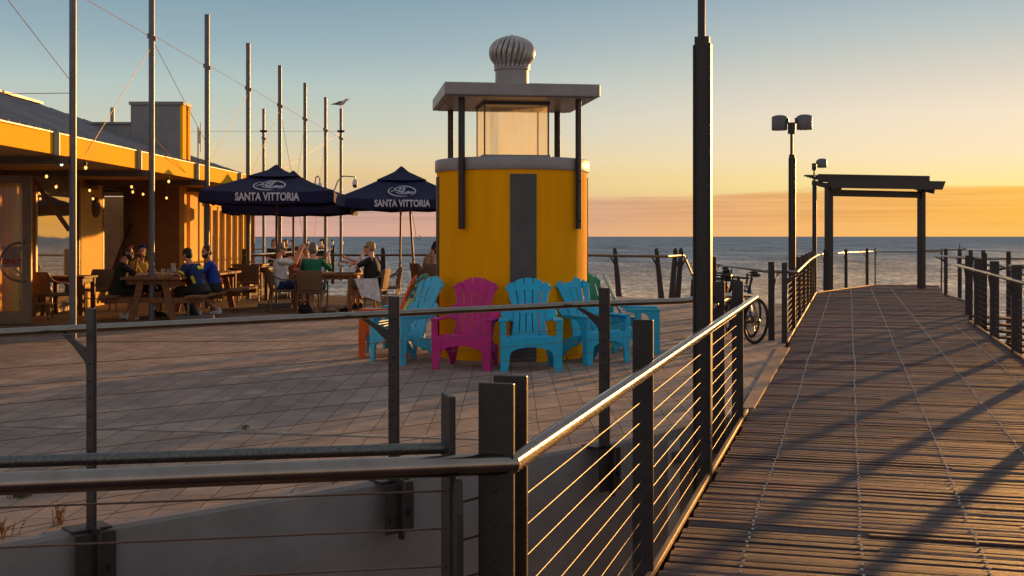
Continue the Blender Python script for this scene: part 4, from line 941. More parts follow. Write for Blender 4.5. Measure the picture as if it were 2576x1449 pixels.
# ------------------------------------------------------------------ umbrellas
def umbrella(x, y, ze, zp, hw, rz, label, logo=True, px=0):
    t = thing('cafe_umbrella', label, 'umbrella', (x, y, 0), rz, 'navy cafe umbrellas')
    cn = [(-hw, -hw), (hw, -hw), (hw, hw), (-hw, hw)]; N = 12
    b = MB(); vb = MB()
    for k in range(4):
        a, c = cn[k], cn[(k+1) % 4]; o = len(b.v); o2 = len(vb.v)
        for i in range(N+1):
            f = i/N; bow = 4*f*(1-f); ex_, ey = a[0]+(c[0]-a[0])*f, a[1]+(c[1]-a[1])*f; inn = 1-.035*bow; ex_ *= inn; ey *= inn
            z0 = ze-.05*bow
            for j in range(7):
                g_ = j/6; q = noise.noise(Vector((ex_*1.5+x, ey*1.5, j)))*.02
                b.v.append((ex_*(1-g_)+0, ey*(1-g_), z0+(zp-z0)*(g_**1.06)-.05*bow*math.sin(math.pi*g_)*.6+q*(0<j<6)))
            fl = noise.noise(Vector((f*5+k*3, x, y)))*.03
            nrm = Vector((a[0]+c[0], a[1]+c[1], 0)).normalized()
            vb.v += [(ex_, ey, z0), (ex_+nrm.x*(.01+fl), ey+nrm.y*(.01+fl), z0-.13), (ex_+nrm.x*(.0+fl*1.4), ey+nrm.y*fl*1.4, z0-.25+.015*math.sin(f*19))]
        for i in range(N):
            for j in range(6): b.f.append((o+i*7+j, o+i*7+7+j, o+i*7+8+j, o+i*7+j+1))
            for j in range(2): vb.f.append((o2+i*3+j, o2+i*3+j+1, o2+i*3+4+j, o2+i*3+3+j))
    can = b.build('canopy', 'navy', t, smooth=True, ang=12); vb.build('valance', 'navy', t, smooth=True)
    cp = MB(); q = .4; lev = [(q, .035), (q*.6, .04), (q*.3, .045), (.09, .06), (.035, .1), (.004, .11)]
    for k in range(4):
        a, c = cn[k], cn[(k+1) % 4]; o = len(cp.v)
        for f_, up_ in lev:
            zz0 = zp-(zp-ze)*f_**.96+up_; cp.v += [(a[0]*f_, a[1]*f_, zz0), ((a[0]+c[0])/2*f_*.98, (a[1]+c[1])/2*f_*.98, zz0-.02*f_), (c[0]*f_, c[1]*f_, zz0)]
        for r_ in range(len(lev)-1):
            for h_ in range(2): cp.f.append((o+r_*3+h_, o+r_*3+h_+1, o+r_*3+4+h_, o+r_*3+3+h_))
    cp.build('vent_cap', 'navy', t)
    MB().cyl((px, 0, 0), (0, 0, zp), .028, n=12).build('pole', 'wood_dark' if px == 0 else 'tube_brown', t, smooth=True)
    for sx_, sy in cn: MB().beam((sx_*.99, sy*.99, ze-.03), (0, 0, zp-.08), .03, .025).build('rib', 'wood_dark', t)
    for sx_, sy in cn: MB().beam((sx_*.5, sy*.5, ze+(zp-ze)*.45), (0, 0, ze-.15), .025, .02).build('strut', 'wood_dark', t)
    MB().box((px, 0, .06), (.75, .75, .1)).build('base_slab', 'granite', t, bevel=.008)
    if logo:
        slope = Vector((0, hw, zp-ze)); sn = slope.normalized(); cz = .25
        cen = Vector((0, -hw*(1-cz)*.985, ze+(zp-ze)*cz-.045)); nn = Vector((1, 0, 0)).cross(sn)
        m = basis(cen+nn*.03, (1, 0, 0), sn)
        lg = MB()
        def P3(u, v): return m@Vector((u, v, 0))
        el = lambda a, rx, ry: P3(rx*math.cos(a), ry*math.sin(a))
        for (a0, a1) in ((-.9, 1.9), (2.25, 5.1)):
            lg.tube([el(a0+(a1-a0)*k/30, .345, .33) for k in range(31)], [.004+.012*math.sin(math.pi*k/30) for k in range(31)], 6)
        for st_ in ([(-.28, -.03), (-.2, .04), (-.1, .02), (0, -.04), (.12, -.09), (.26, -.05), (.3, -.06), (.2, -.12), (.05, -.16), (-.08, -.14), (-.15, -.06)], [(-.15, .05), (-.19, .14), (-.11, .2), (-.03, .17), (-.03, .1), (-.1, .06)], [(0, .06), (.04, .14), (.1, .2), (.02, .24), (-.07, .2)], [(0, -.03), (.05, .04), (.07, .1)], [(.1, -.09), (.16, -.02), (.2, -.05)], [(-.1, .02), (-.05, -.05), (.02, -.1)]):
            lg.tube([P3(u, v*1.1) for u, v in st_], .011, 6)
        lg.build('emblem', 'print_white', can)
        text_mesh('lettering', 'SANTA VITTORIA', .24, 'print_white', t, basis((.0, -hw*.965-.035, ze-.152), (1, 0, 0), (0, 0, 1)), .008, width=1.4)
    return t
umbrella(-5.45, 27.6, 2.66, 3.2, 1.46, R(3), 'navy cafe umbrella with white lettering in front of the cafe')
umbrella(-2.93, 31.6, 2.62, 3.4, 1.62, R(6), 'navy lettered umbrella partly hidden by the yellow kiosk', px=-.05)
umbrella(-5.85, 31.9, 2.5, 3.3, 1.62, R(4), 'navy umbrella mostly hidden behind the first umbrella', False)
sp = thing('leaning_pole', 'leaning bare umbrella pole under the right umbrella', 'pole', (-2.62, 32.4, 0))
MB().cyl((0, 0, 0), (-.16, 0, 2.5), .03).build('tube', 'tube_brown', sp, smooth=True); MB().tube([(-.1, -.05, 2.3), (-.02, -.05, 1.9), (.02, -.05, 1.6), (.12, -.05, 1.55), (.16, -.05, 1.63), (.08, -.05, 1.68)], .006, 5).build('cord', 'black_plastic', sp)
# security cameras on swan neck arms
def cctv(px, py, Y, arm, label):
    p = at(px, py, Y); t = thing('security_camera', label, 'camera', p)
    MB().tube(arm, .025, 8).build('arm', 'white_metal', t, smooth=True)
    e = Vector(arm[-1])
    MB().lathe([(.02, .0), (.06, -.03), (.1, -.12), (.11, -.2), (.105, -.24)], tuple(e), 16).build('housing', 'white_plastic', t, smooth=True)
    MB().ball(e+Vector((0, 0, -.27)), .095, 8).build('dome', 'black_plastic', t, smooth=True)
cctv(857, 520, 47.1, [(-.25, -.12, .2), (-.25, -.12, .6), (-.1, -.12, 1.0), (.1, -.12, 1.2), (.58, -.12, 1.18), (.58, -.12, 1.1)], 'white dome camera on a bent arm from the gull mast')
cctv(793, 500, 43, [(0, 0, -.6), (0, 0, .6), (.03, 0, .78), (.1, 0, .82), (.16, 0, .72), (.17, 0, .6)], 'small white camera on a swan neck behind the umbrellas')
# ------------------------------------------------------------------ furniture
def wicker_chair():
    t = thing('wicker_chair', 'x', 'chair', group='wicker armchairs on the cafe deck')
    b = MB()
    for i in range(9):
        f = i/8; 
    o = len(b.v); n = 8
    for i in range(n+1):
        x = -.255+.51*i/n; cy = -.03*(1-(2*i/n-1)**2)
        for (y, z) in ((-.225, .52), (-.25, .7), (-.29, .91), (-.31, .94), (-.325, .91), (-.285, .7), (-.26, .52)): b.v.append((x, y+cy, z))
    for i in range(n):
        for k in range(7): b.f.append((o+i*7+k, o+i*7+(k+1) % 7, o+i*7+7+(k+1) % 7, o+i*7+7+k))
    b.f.append(tuple(o+k for k in range(7))); b.f.append(tuple(o+n*7+k for k in range(7))[::-1])
    b.build('backrest', 'wicker', t, smooth=True)
    MB().box((0, .01, .475), (.54, .5, .06)).build('seat', 'wicker', t, bevel=.015)
    for s_ in (-1, 1):
        b = MB(); b.tube([(s_*.255, -.29, .9), (s_*.265, -.2, .78), (s_*.285, -.05, .715), (s_*.29, .12, .71), (s_*.29, .2, .68), (s_*.285, .24, .58), (s_*.275, .26, .3), (s_*.27, .28, .02)], .017, 8)
        b.build('arm_and_front_leg', 'tube_brown', t, smooth=True)
        b = MB(); b.tube([(s_*.25, -.28, .92), (s_*.25, -.22, .5), (s_*.25, -.29, .02)], .017, 8); b.build('rear_leg', 'tube_brown', t, smooth=True)
        MB().cyl((s_*.27, .28, 0), (s_*.27, .28, .04), .02, n=8).build('foot_cap', 'stainless', t); MB().cyl((s_*.25, -.29, 0), (s_*.25, -.29, .04), .02, n=8).build('foot_cap', 'stainless', t)
    MB().tube([(-.25, -.23, .3), (.25, -.23, .3)], .013, 6).tube([(-.275, .26, .3), (-.255, -.24, .3)], .012, 6).tube([(.275, .26, .3), (.255, -.24, .3)], .012, 6).build('stretcher', 'tube_brown', t)
    return t
w0 = wicker_chair()
def wch(x, y, azd, label, z=0): dup(w0, (x, y, z), -R(azd), label)
wch(-4.2, 25.05, 2, 'wicker armchair under the woman in green, its back to the viewer')
wch(-4.98, 25.85, 72, 'wicker armchair under the man in the white T-shirt'); wch(-3.02, 26.05, -82, 'wicker armchair with a white cloth over its arm under the man in the black polo')
wch(-2.85, 27.3, -100, 'wicker armchair behind the man in the black polo'); wch(-4.8, 27.6, 160, 'wicker armchair under the woman in orange')
wch(-9.24, 23.9, 28, 'wicker armchair next to the open glass door'); wch(-8.95, 25.95, -35, 'empty wicker armchair in front of the lit cafe wall')
wch(-2.3, 31.4, 60, 'wicker armchair under the man with the hair bun'); wch(-1.95, 30.7, 10, 'wicker armchair nearest the kiosk edge, in front of the man with the bun')
wch(-5.75, 30.6, -60, 'wicker armchair right of the dark square table'); wch(-7.55, 29.6, 70, 'wicker armchair by the glazed doors'); wch(-6.6, 29.9, -10, 'wicker armchair tucked under the dark square table')
for k in kids(w0): bpy.data.objects.remove(k)
bpy.data.objects.remove(w0)
def picnic(x, y, L, label, rz=0):
    t = thing('picnic_table', label, 'table', (x, y, 0), rz, 'timber picnic tables')
    for i in range(5):
        MB().box(((i-2)*.235, 0, .83), (.222, L, .048)).build('top_plank', 'wood', t, bevel=.006)
    for s_ in (-1, 1):
        b = MB()
        for i in (-1, 1): b.box((s_*.83+i*.075, 0, .475), (.142, L+.05, .05))
        b.build('bench', 'wood', t, bevel=.006)
    for e in (-1, 1):
        y_ = e*(L/2-.15)
        for s_ in (-1, 1): MB().beam((s_*.22, y_, .8), (s_*.41, y_, 0), .05, .13, up=(1, 0, 0)).build('leg', 'wood', t, bevel=.005)
        MB().box((0, y_-e*.05, .4), (1.95, .045, .11)).build('bench_bearer', 'wood', t, bevel=.005); MB().box((0, y_-e*.05, .755), (1.0, .045, .1)).build('top_bearer', 'wood', t, bevel=.005)
    return t
picnic(-6.97, 23.97, 2.0, 'timber picnic table with four cyclists around the second mast'); picnic(-6.85, 26.62, 2.0, 'empty timber picnic table behind the cyclists')
def table(x, y, wx, wy, hz, label, mat='wood', rz=0):
    t = thing('dining_table', label, 'table', (x, y, 0), rz)
    MB().box((0, 0, hz-.025), (wx, wy, .05)).build('tabletop', mat, t, bevel=.008)
    MB().box((0, 0, hz-.09), (wx-.12, wy-.12, .08)).build('apron', mat, t)
    for sx_ in (-1, 1):
        for sy in (-1, 1): MB().box((sx_*(wx/2-.08), sy*(wy/2-.08), (hz-.05)/2), (.085, .085, hz-.05)).build('leg', mat, t, bevel=.004)
    return t
table(-4.05, 26.35, 1.35, 1.25, .84, 'square timber table where five friends dine', 'wood', R(-4)); table(-9.3, 25.0, .95, .85, .82, 'small timber table beside the open glass door', 'wood_dark')
table(-6.75, 31.0, 1.05, .95, .84, 'dark square table behind the empty picnic table', 'wood_dark'); table(-1.5, 31.6, .8, .8, .82, 'small table beside the man with the bun, cut by the kiosk', 'wood_dark')
table(-7.5, 34.2, .9, .9, .86, 'far dark table by the glazed doors', 'wood_dark')
# granite foot beside the picnic table with its steel socket
t = thing('umbrella_base', 'grey granite slab with a steel socket at the foot of the picnic table', 'base', (-6.22, 23.35, 0))
MB().box((0, 0, .05), (.72, .4, .09), R(4)).build('slab', 'granite', t, bevel=.008); MB().cyl((-.12, 0, .05), (-.12, 0, .42), .025, n=10).build('socket', 'stainless', t, smooth=True)
p = gp(991, 781); t = thing('planter_pot', 'wide white ribbed planter pot left of the orange chair', 'pot', (p.x, p.y, 0))
b = MB(); NN = 48; prof = [(.2, 0), (.235, .15), (.265, .27), (.32, .31), (.32, .335), (.29, .335), (.25, .2)]
b.lathe(prof, (0, 0, 0), NN)
for i, v in enumerate(b.v):
    k = i % NN; r = 1+(.035 if k % 4 < 2 else -.01)*(v[2] < .27); b.v[i] = (v[0]*r, v[1]*r, v[2])
b.build('bowl', 'white_plastic', t, smooth=True); MB().lathe([(.26, .3), (.002, .31)], (0, 0, 0), 20, cap=False).build('soil', 'sand', t)
# glasses
def glass(x, y, z, kind, label, grp):
    b = MB()
    if kind == 'wine': b.lathe([(.04, 0), (.006, .012), (.006, .1), (.035, .13), (.046, .17), (.038, .23), (.034, .228), (.042, .17), (.004, .125)], (0, 0, 0), 14, cap=False)
    elif kind == 'jug': b.lathe([(.06, 0), (.075, .08), (.045, .18), (.055, .25), (.05, .25), (.04, .18), (.065, .08), (.002, .01)], (0, 0, 0), 16, cap=False)
    else: b.lathe([(.032, 0), (.042, .14), (.038, .14), (.029, .012), (.002, .01)], (0, 0, 0), 14, cap=False)
    o = b.build('wine_glass' if kind == 'wine' else ('glass_jug' if kind == 'jug' else 'tumbler'), 'clear_glass', smooth=True, loc=(x, y, z)); tag(o, label, 'jug' if kind == 'jug' else 'glass', grp)
for i, (x, y, k) in enumerate(((-7.18, 23.9, 't'), (-7.02, 24.0, 't'), (-6.78, 23.5, 't'), (-6.62, 23.75, 't'), (-6.52, 23.5, 't'), (-7.15, 23.6, 't'))):
    glass(x, y, .855, k, 'clear tumbler standing on the cyclists\' picnic table', 'tumblers on the picnic table')
glass(-6.8, 23.95, .855, 'jug', 'glass water jug in the middle of the picnic table', None)
for (x, y) in ((-3.72, 26.0), (-3.55, 26.1), (-3.8, 26.35), (-4.25, 26.7)): glass(x, y, .84, 'wine', 'wine glass on the table of the five diners', 'wine glasses on the square table')
for (x, y, r_, lab) in ((-3.62, 25.85, .02, 'dark tray on the near right corner of the diners\' table'),): 
    o = MB().box((0, 0, .015), (.34, .22, .02)).build('tray', 'charcoal', loc=(x, y, .84), bevel=.004); tag(o, lab, 'tray')
o = MB().prism([(0, 0), (.16, 0), (.08, .15)], (0, 0, 0), (1, 0, 0), (0, 0, 1), .2).build('menu_stand', 'wood_dark', loc=(-3.5, 26.6, .84)); tag(o, 'dark folded menu stand at the right side of the diners\' table', 'menu')

# ------------------------------------------------------------------ people
def remesh(mb, name, mat, parent, vox, it=4, smooth=.5):
    me = bpy.data.meshes.new('tmp'); me.from_pydata(mb.v, [], mb.f); me.update()
    o = bpy.data.objects.new('tmp', me); COL.objects.link(o)
    r = o.modifiers.new('r', 'REMESH'); r.mode = 'VOXEL'; r.voxel_size = vox; r.use_smooth_shade = True
    s = o.modifiers.new('s', 'SMOOTH'); s.iterations = it; s.factor = smooth
    dg = bpy.context.evaluated_depsgraph_get(); m2 = bpy.data.meshes.new_from_object(o.evaluated_get(dg)); m2.name = name
    bpy.data.objects.remove(o); bpy.data.meshes.remove(me)
    m2.materials.clear(); m2.materials.append(M[mat])
    for p in m2.polygons: p.use_smooth = True
    ob = bpy.data.objects.new(name, m2); COL.objects.link(ob); ob.parent = parent
    return ob
def cone(b, a, c, r0, r1):
    a, c = Vector(a), Vector(c); b.tube([a, c], r0, 12, True, r1); b.ball(a, r0, 6); b.ball(c, r1, 6)
def esection(b, secs):
    n = 18; o = len(b.v)
    for (c, ax, ay, rx, ry) in secs:
        for j in range(n):
            an = 2*math.pi*j/n; sx_ = math.copysign(abs(math.cos(an))**.8, math.cos(an)); sy = math.copysign(abs(math.sin(an))**.85, math.sin(an))
            b.v.append(tuple(Vector(c)+Vector(ax)*rx*sx_+Vector(ay)*ry*sy))
    for i in range(len(secs)-1):
        for j in range(n): b.f.append((o+i*n+j, o+i*n+(j+1) % n, o+(i+1)*n+(j+1) % n, o+(i+1)*n+j))
    b.f.append(tuple(o+j for j in range(n))[::-1]); k = o+(len(secs)-1)*n; b.f.append(tuple(k+j for j in range(n)))
def hand(b, w, d, up, side, curl=.5):
    # palm from the wrist w along d; thumb leaves the side of the palm near its base
    d = Vector(d).normalized(); up = Vector(up); up = (up-d*up.dot(d)).normalized(); lat = d.cross(up)*side
    b.tube([w, w+d*.05, w+d*.09], [.023, .033, .031], 8); 
    for i, (off, L) in enumerate(((-.03, .062), (-.01, .075), (.011, .07), (.03, .052))):
        r = w+d*.085+lat*off; k1 = r+(d*math.cos(curl*.5)-up*math.sin(curl*.5))*L*.5; k2 = k1+(d*math.cos(curl*1.6)-up*math.sin(curl*1.6))*L*.5
        b.tube([w+d*.06+lat*off*.8, r, k1, k2], [.0105, .0105, .0098, .0085], 6)
    th = w+d*.03-lat*.03; b.tube([w+d*.02-lat*.012, th, th+d*.03-lat*.028, th+d*.055-lat*.03-up*.01], [.014, .013, .011, .009], 6)
def person(label, loc, azd, seat=.52, lean=0, tw=0, headaz=0, headp=0, arms=None, knees=None, ankles=None, skin='skin', hair='hair_dark', hs='short', top='c_black', sleeve=.9, bottom='c_black', blen=1.0, shoe='c_black', shoes=True, fem=False, S=1.06, beard=False, shades=None, extra=None, stand=False, belly=0, headtilt=0):
    t = thing('person', label, 'person', loc, -R(azd))
    s = S
    hip = Vector((0, -.02, seat+.09)); L_ = .5*s
    cl, sl_ = math.cos(R(lean)), math.sin(R(lean)); up = Vector((0, sl_, cl)); fw = Vector((0, cl, -sl_))
    c2, s2 = math.cos(R(tw)), math.sin(R(tw)); X = Vector((c2, -s2, 0)); FW = (fw*c2+Vector((s2, 0, 0))).normalized()
    mid = hip+up*L_*.42; ch = hip+up*L_*.8; nb = hip+up*L_*1.03
    sh = [ch+up*.075*s+X*(.19 if not fem else .165)*s*k for k in (-1, 1)]
    hd = Matrix.Rotation(-R(headaz), 3, 'Z')@Matrix.Rotation(R(headp), 3, 'X')@Matrix.Rotation(R(headtilt), 3, 'Y')
    hc = nb+up*.1*s+hd@Vector((0, .035*s, .1*s))
    if stand: knees = knees or [Vector((-.1, .03, .5*s)), Vector((.1, .03, .5*s))]; ankles = ankles or [Vector((-.11, 0, .09)), Vector((.11, 0, .09))]
    knees = [Vector(k) for k in (knees or ((-.12, .45, seat+.07), (.12, .45, seat+.07)))]
    ankles = [Vector(a) for a in (ankles or ((-.12, .42, .09), (.12, .42, .09)))]
    hips = [hip+Vector((k*.09*s, 0, 0)) for k in (-1, 1)]
    if arms is None: arms = [((-.27, .1, seat+.3), (-.12, .35, seat+.22)), ((.27, .1, seat+.3), (.12, .35, seat+.22))]
    arms = [(Vector(e), Vector(h)) for e, h in arms]
    b = MB()
    xs_ = Vector((1, 0, 0)); g = .93 if fem else 1
    def torso(b, e=0, lo=-.08):
        esection(b, [(hip+up*lo, xs_, fw, (.165+e)*s, (.115+e)*s), (hip+up*.04, xs_, fw, (.17+e)*s, (.12+e+belly*.5)*s), (mid+fw*belly*.3, (xs_+X).normalized(), (fw+FW).normalized(), (.145*g+e+belly*.4)*s, (.105+e+belly)*s), (ch, X, FW, (.175*g+e)*s, (.118+e+belly*.2)*s), (ch+up*.085*s, X, FW, (.16*g+e)*s, (.09+e)*s), (nb+up*.0, X, FW, (.07+e)*s, (.065+e)*s)])
    torso(b)
    cone(b, nb-up*.03, nb+up*.11*s, .06*s, .054*s)
    def H(v): return hc+hd@(Vector(v)*s)
    m3 = hd.to_4x4()
    b.ball(H((0, -.008, .022)), s, 9, (.076, .096, .1), m3); b.ball(H((0, .022, -.045)), s, 8, (.056, .07, .075), m3)
    b.tube([H((0, .085, .012)), H((0, .108, -.026))], [.01*s, .017*s], 6); b.ball(H((0, .107, -.024)), .015*s, 5); b.ball(H((0, .085, -.07)), .02*s, 5); b.ball(H((0, .078, -.1)), .022*s, 5)
    for k in (-1, 1): b.ball(H((k*.077, -.006, -.008)), s, 5, (.01, .02, .032), m3)
    for k in range(2):
        sd = -1 if k == 0 else 1
        e, h = arms[k]; cone(b, sh[k], e, .052*s*g, .041*s*g); cone(b, e, h, .041*s*g, .027*s*g); d = (h-e).normalized()
        hand(b, h, d, Vector((0, -.3, 1)) if abs(d.z) < .8 else Vector((0, -1, .2)), sd, .7)
        cone(b, hips[k], knees[k], .088*s, .06*s); cone(b, knees[k], ankles[k], .056*s, .036*s); b.ball(knees[k]+(ankles[k]-knees[k])*.3+Vector((0, -.02, 0)), .056*s, 6)
        a = ankles[k]; b.tube([a+Vector((0, -.04, -.05)), a+Vector((0, .05, -.05)), a+Vector((0, .13, -.062)), a+Vector((0, .18, -.068))], [.036, .04, .036, .022], 8)
    remesh(b, 'body', skin, t, .0095, 3, .45)
    tp = MB(); torso(tp, .014, -.1)
    for k in range(2):
        e, h = arms[k]; f = min(1, sleeve); q = sh[k]+(e-sh[k])*f; cone(tp, sh[k], q, .066*s*g, (.06-.006*f)*s*g)
        if sleeve > 1: q2 = e+(h-e)*(sleeve-1); cone(tp, e, q2, .056*s*g, .046*s*g)
    tpo = remesh(tp, 'shirt', top, t, .014, 3, .4)
    if bottom:
        bt = MB(); esection(bt, [(hip-up*.1, xs_, fw, .185*s, .13*s), (hip+up*.05, xs_, fw, .186*s, .134*s), (hip+up*.1, xs_, fw, .178*s, .13*s)])
        for k in range(2):
            f = min(1, blen*2); q = hips[k]+(knees[k]-hips[k])*f; cone(bt, hips[k], q, .105*s, (.105-.03*f)*s)
            if blen > .5: q2 = knees[k]+(ankles[k]-knees[k])*((blen-.5)*2*.93); cone(bt, knees[k], q2, .074*s, .052*s)
        remesh(bt, 'shorts' if blen <= .6 else 'trousers', bottom, t, .014, 3, .4)
    if shoes:
        for k in range(2):
            a = ankles[k]; sb = MB(); sb.tube([a+Vector((0, -.065, -.045)), a+Vector((0, .04, -.04)), a+Vector((0, .13, -.055)), a+Vector((0, .2, -.065))], [.04, .047, .043, .025], 10); cone(sb, a+Vector((0, -.02, -.02)), a+Vector((0, -.02, .01)), .045, .046)
            for i, v in enumerate(sb.v): sb.v[i] = (v[0], v[1], max(v[2], a.z-.088))
            remesh(sb, 'shoe', shoe, t, .012, 2, .4)
    if hs != 'bald':
        hb = MB(); hb.ball(H((0, -.02, .045)), s, 9, (.083, .098, .09), m3); hb.ball(H((0, -.052, .0)), s, 8, (.078, .07, .085), m3)
        for k in (-1, 1): hb.ball(H((k*.066, .0, .03)), s, 5, (.018, .045, .045), m3)
        if hs == 'bun': hb.ball(H((0, -.05, .15)), .05*s, 6); hb.ball(H((0, -.08, .09)), .05*s, 6)
        if hs == 'long': hb.tube([H((0, -.07, .0)), H((0, -.09, -.1)), H((0, -.08, -.2))], [.07*s, .075*s, .04*s], 8)
        if hs == 'bob': hb.ball(H((0, -.045, -.02)), s, 8, (.088, .085, .1), m3)
        if hs == 'curly':
            q = random.Random(5)
            for _ in range(22): v = Vector((q.uniform(-1, 1), q.uniform(-1, .4), q.uniform(-.2, 1))).normalized(); hb.ball(H((v.x*.085, -.03+v.y*.095, .04+v.z*.09)), .035*s, 5)
        remesh(hb, 'hair', hair, t, .011, 2, .3)
    for k in (-1, 1): MB().ball(H((k*.031, .086, .008)), .011*s, 5).build('eye', 'black_plastic', t)
    MB().tube([H((-.022, .098, -.062)), H((0, .104, -.06)), H((.022, .098, -.062))], .006*s, 5).build('mouth', 'c_orange' if False else 'skin', t)
    if beard:
        bb = MB(); bb.ball(H((0, .038, -.078)), s, 7, (.058, .06, .05), m3)
        for k in (-1, 1): bb.ball(H((k*.05, .015, -.055)), s, 5, (.02, .04, .045), m3)
        remesh(bb, 'beard', hair, t, .01, 2, .3)
    if shades == 'face':
        sg_ = MB()
        for k in (-1, 1): sg_.ball(H((k*.034, .09, .012)), s, 5, (.03, .014, .02), m3); sg_.tube([H((k*.062, .075, .015)), H((k*.082, -.01, .01))], .006*s, 5)
        sg_.build('sunglasses', 'black_plastic', t, smooth=True)
    if shades == 'head':
        sg_ = MB()
        for k in (-1, 1): sg_.ball(H((k*.034, .06, .12)), s, 5, (.032, .022, .018), m3); sg_.tube([H((k*.062, .045, .115)), H((k*.086, -.01, .03))], .007*s, 5)
        sg_.build('sunglasses', 'jersey_red' if hair == 'hair_dark' and top == 'c_black' else 'c_blue', t, smooth=True)
    return t, H, sh
# four cyclists at the picnic table
person('cyclist in black with sunglasses on his head, resting his chin on his hand', (-7.78, 23.5, 0), 74, .5, 16, 0, 8, -3, arms=[((-.3, .3, .87), (-.08, .36, 1.13)), ((.2, .36, .89), (.1, .64, .885))], ankles=((-.12, .1, .09), (.12, .22, .09)), top='c_black', sleeve=.85, bottom='c_black', blen=.5, shoe='c_white', beard=True, shades='head')
person('cyclist in a mustard shirt looking towards the viewer beside the second mast', (-7.74, 24.5, 0), 96, .5, 14, 20, 62, 0, arms=[((-.28, .28, .87), (-.02, .58, .885)), ((.28, .24, .87), (.02, .62, .885))], top='c_yellow', sleeve=.9, bottom='c_black', blen=.5, beard=True, shades='head')
pn, Hn, shn = person('cyclist in a navy jersey with yellow print leaning on the table', (-6.14, 23.55, 0), -78, .5, 26, 12, 6, -4, arms=[((-.3, .3, .89), (.0, .52, .885)), ((.26, .36, .89), (.06, .6, .885))], ankles=((-.1, .05, .09), (.12, .3, .09)), top='c_navy', sleeve=.8, bottom='c_black', blen=1.0, shoe='c_black')
person('bearded cyclist in a royal blue jersey behind the navy one', (-6.1, 24.45, 0), -92, .5, 14, -14, -52, 0, arms=[((-.3, .24, .88), (-.05, .55, .885)), ((.3, .1, .9), (.14, .5, .885))], ankles=((-.1, .3, .09), (.12, -.05, .12)), top='c_blue', sleeve=.85, bottom='c_black', blen=.5, shoe='c_white', beard=True)
# jersey print
m = pn
b = MB(); c = Vector((0, -.02, .59)); a = R(26)
b.box((0, 0, 0), (.22, .012, .07)); b.v = [tuple(Vector((0.03, -.02+math.sin(a)*.42-.135*math.cos(a)-.012, .59+math.cos(a)*.42+.135*math.sin(a)))+Matrix.Rotation(-a, 3, 'X')@Vector(v)) for v in b.v]; b.build('chest_print', 'jersey_yellow', m)
b = MB(); b.box((0, 0, 0), (.012, .06, .26)); b.v = [tuple(Vector((-.172, -.02+math.sin(a)*.18, .59+math.cos(a)*.18))+Matrix.Rotation(-a, 3, 'X')@Vector(v)) for v in b.v]; b.build('side_print', 'jersey_yellow', m)
e = Vector((-.3, .3, .89)); b = MB(); b.tube([shn[0]+(e-shn[0])*.68, shn[0]+(e-shn[0])*.88], .068, 12); b.build('sleeve_band', 'jersey_yellow', m, smooth=True)
# five diners
person('man in a white T-shirt and sunglasses holding up a pale cloth', (-4.98, 25.83, 0), 74, .52, -4, 0, 4, -2, arms=[((-.16, .26, 1.1), (-.02, .38, 1.38)), ((.22, .26, 1.06), (.06, .42, 1.37))], hair='hair_grey', shades='face', top='c_white', sleeve=.75, bottom='c_navy', blen=.42, belly=.04, shoe='c_black')
o = MB(); n = 10; O = Vector((-4.6, 25.98, 1.4))
for i in range(n+1):
    for j in range(8):
        f, g_ = i/n, j/7; wv = .03*math.sin(j*2.1+i*.6); o.v.append((f*.02+g_*(.02+f*.26)-.02, wv*f, -f*.52-g_*f*.06))
for i in range(n):
    for j in range(7): o.f.append((i*8+j, i*8+j+1, i*8+9+j, i*8+8+j))
tag(o.build('napkin', 'c_peach', loc=O, smooth=True), 'pale cloth held up by the man in the white T-shirt', 'cloth')
person('woman in an orange and black top partly hidden behind the held up cloth', (-4.72, 27.45, 0), 176, .52, 12, 0, -10, -6, arms=[((-.28, .2, .88), (.05, .42, .9)), ((.3, .18, .88), (.0, .45, .9))], skin='skin_pale', hair='hair_fair', hs='bob', top='c_orange', sleeve=1.1, fem=True, bottom='c_black')
person('grey haired woman in a green dress seen from behind', (-4.2, 25.12, 0), 2, .52, 5, 0, 0, -8, arms=[((-.27, .22, .9), (-.1, .5, .9)), ((.33, .18, .95), (.28, .3, 1.2))], skin='skin_pale', hair='hair_grey', hs='bob', top='c_green', sleeve=1.35, bottom='c_green', blen=.62, fem=True, S=1.08, belly=.03)
person('grey haired man in a black polo drinking at the right of the table', (-3.05, 26.03, 0), -84, .52, 4, 0, 0, 2, arms=[((-.24, .3, .98), (-.02, .2, 1.27)), ((.28, .14, .9), (.2, .3, .72))], ankles=((-.16, .5, .09), (.0, .28, .14)), knees=((-.14, .45, .6), (.12, .45, .6)), skin='skin_pale', hair='hair_fair', shades='face', top='c_black', sleeve=.8, bottom='c_tan', blen=.48, shoe='c_black', belly=.05, S=1.1)
person('dark haired woman in sunglasses gesturing behind the man drinking', (-3.2, 27.35, 0), -100, .52, 4, 0, -4, 0, arms=[((-.2, .3, 1.0), (-.06, .62, 1.06)), ((.24, .28, 1.02), (.1, .6, 1.16))], hair='hair_dark', shades='face', top='c_tan', sleeve=.2, bottom='c_beige', blen=.5, fem=True)
o = MB()
for i in range(9):
    for j in range(7):
        f, g_ = i/8, j/6; o.v.append((-.02+(g_-.5)*.5*(1-.1*f)+f*.1, -.03-f*.05+.025*math.sin(j*1.9+f*2), -f*(.36+.14*g_)))
for i in range(8):
    for j in range(6): o.f.append((i*7+j, i*7+j+1, i*7+8+j, i*7+7+j))
tag(o.build('jacket', 'c_white', loc=(-3.12, 25.72, .735), smooth=True), 'white cloth hanging over the arm of the chair on the right', 'cloth')
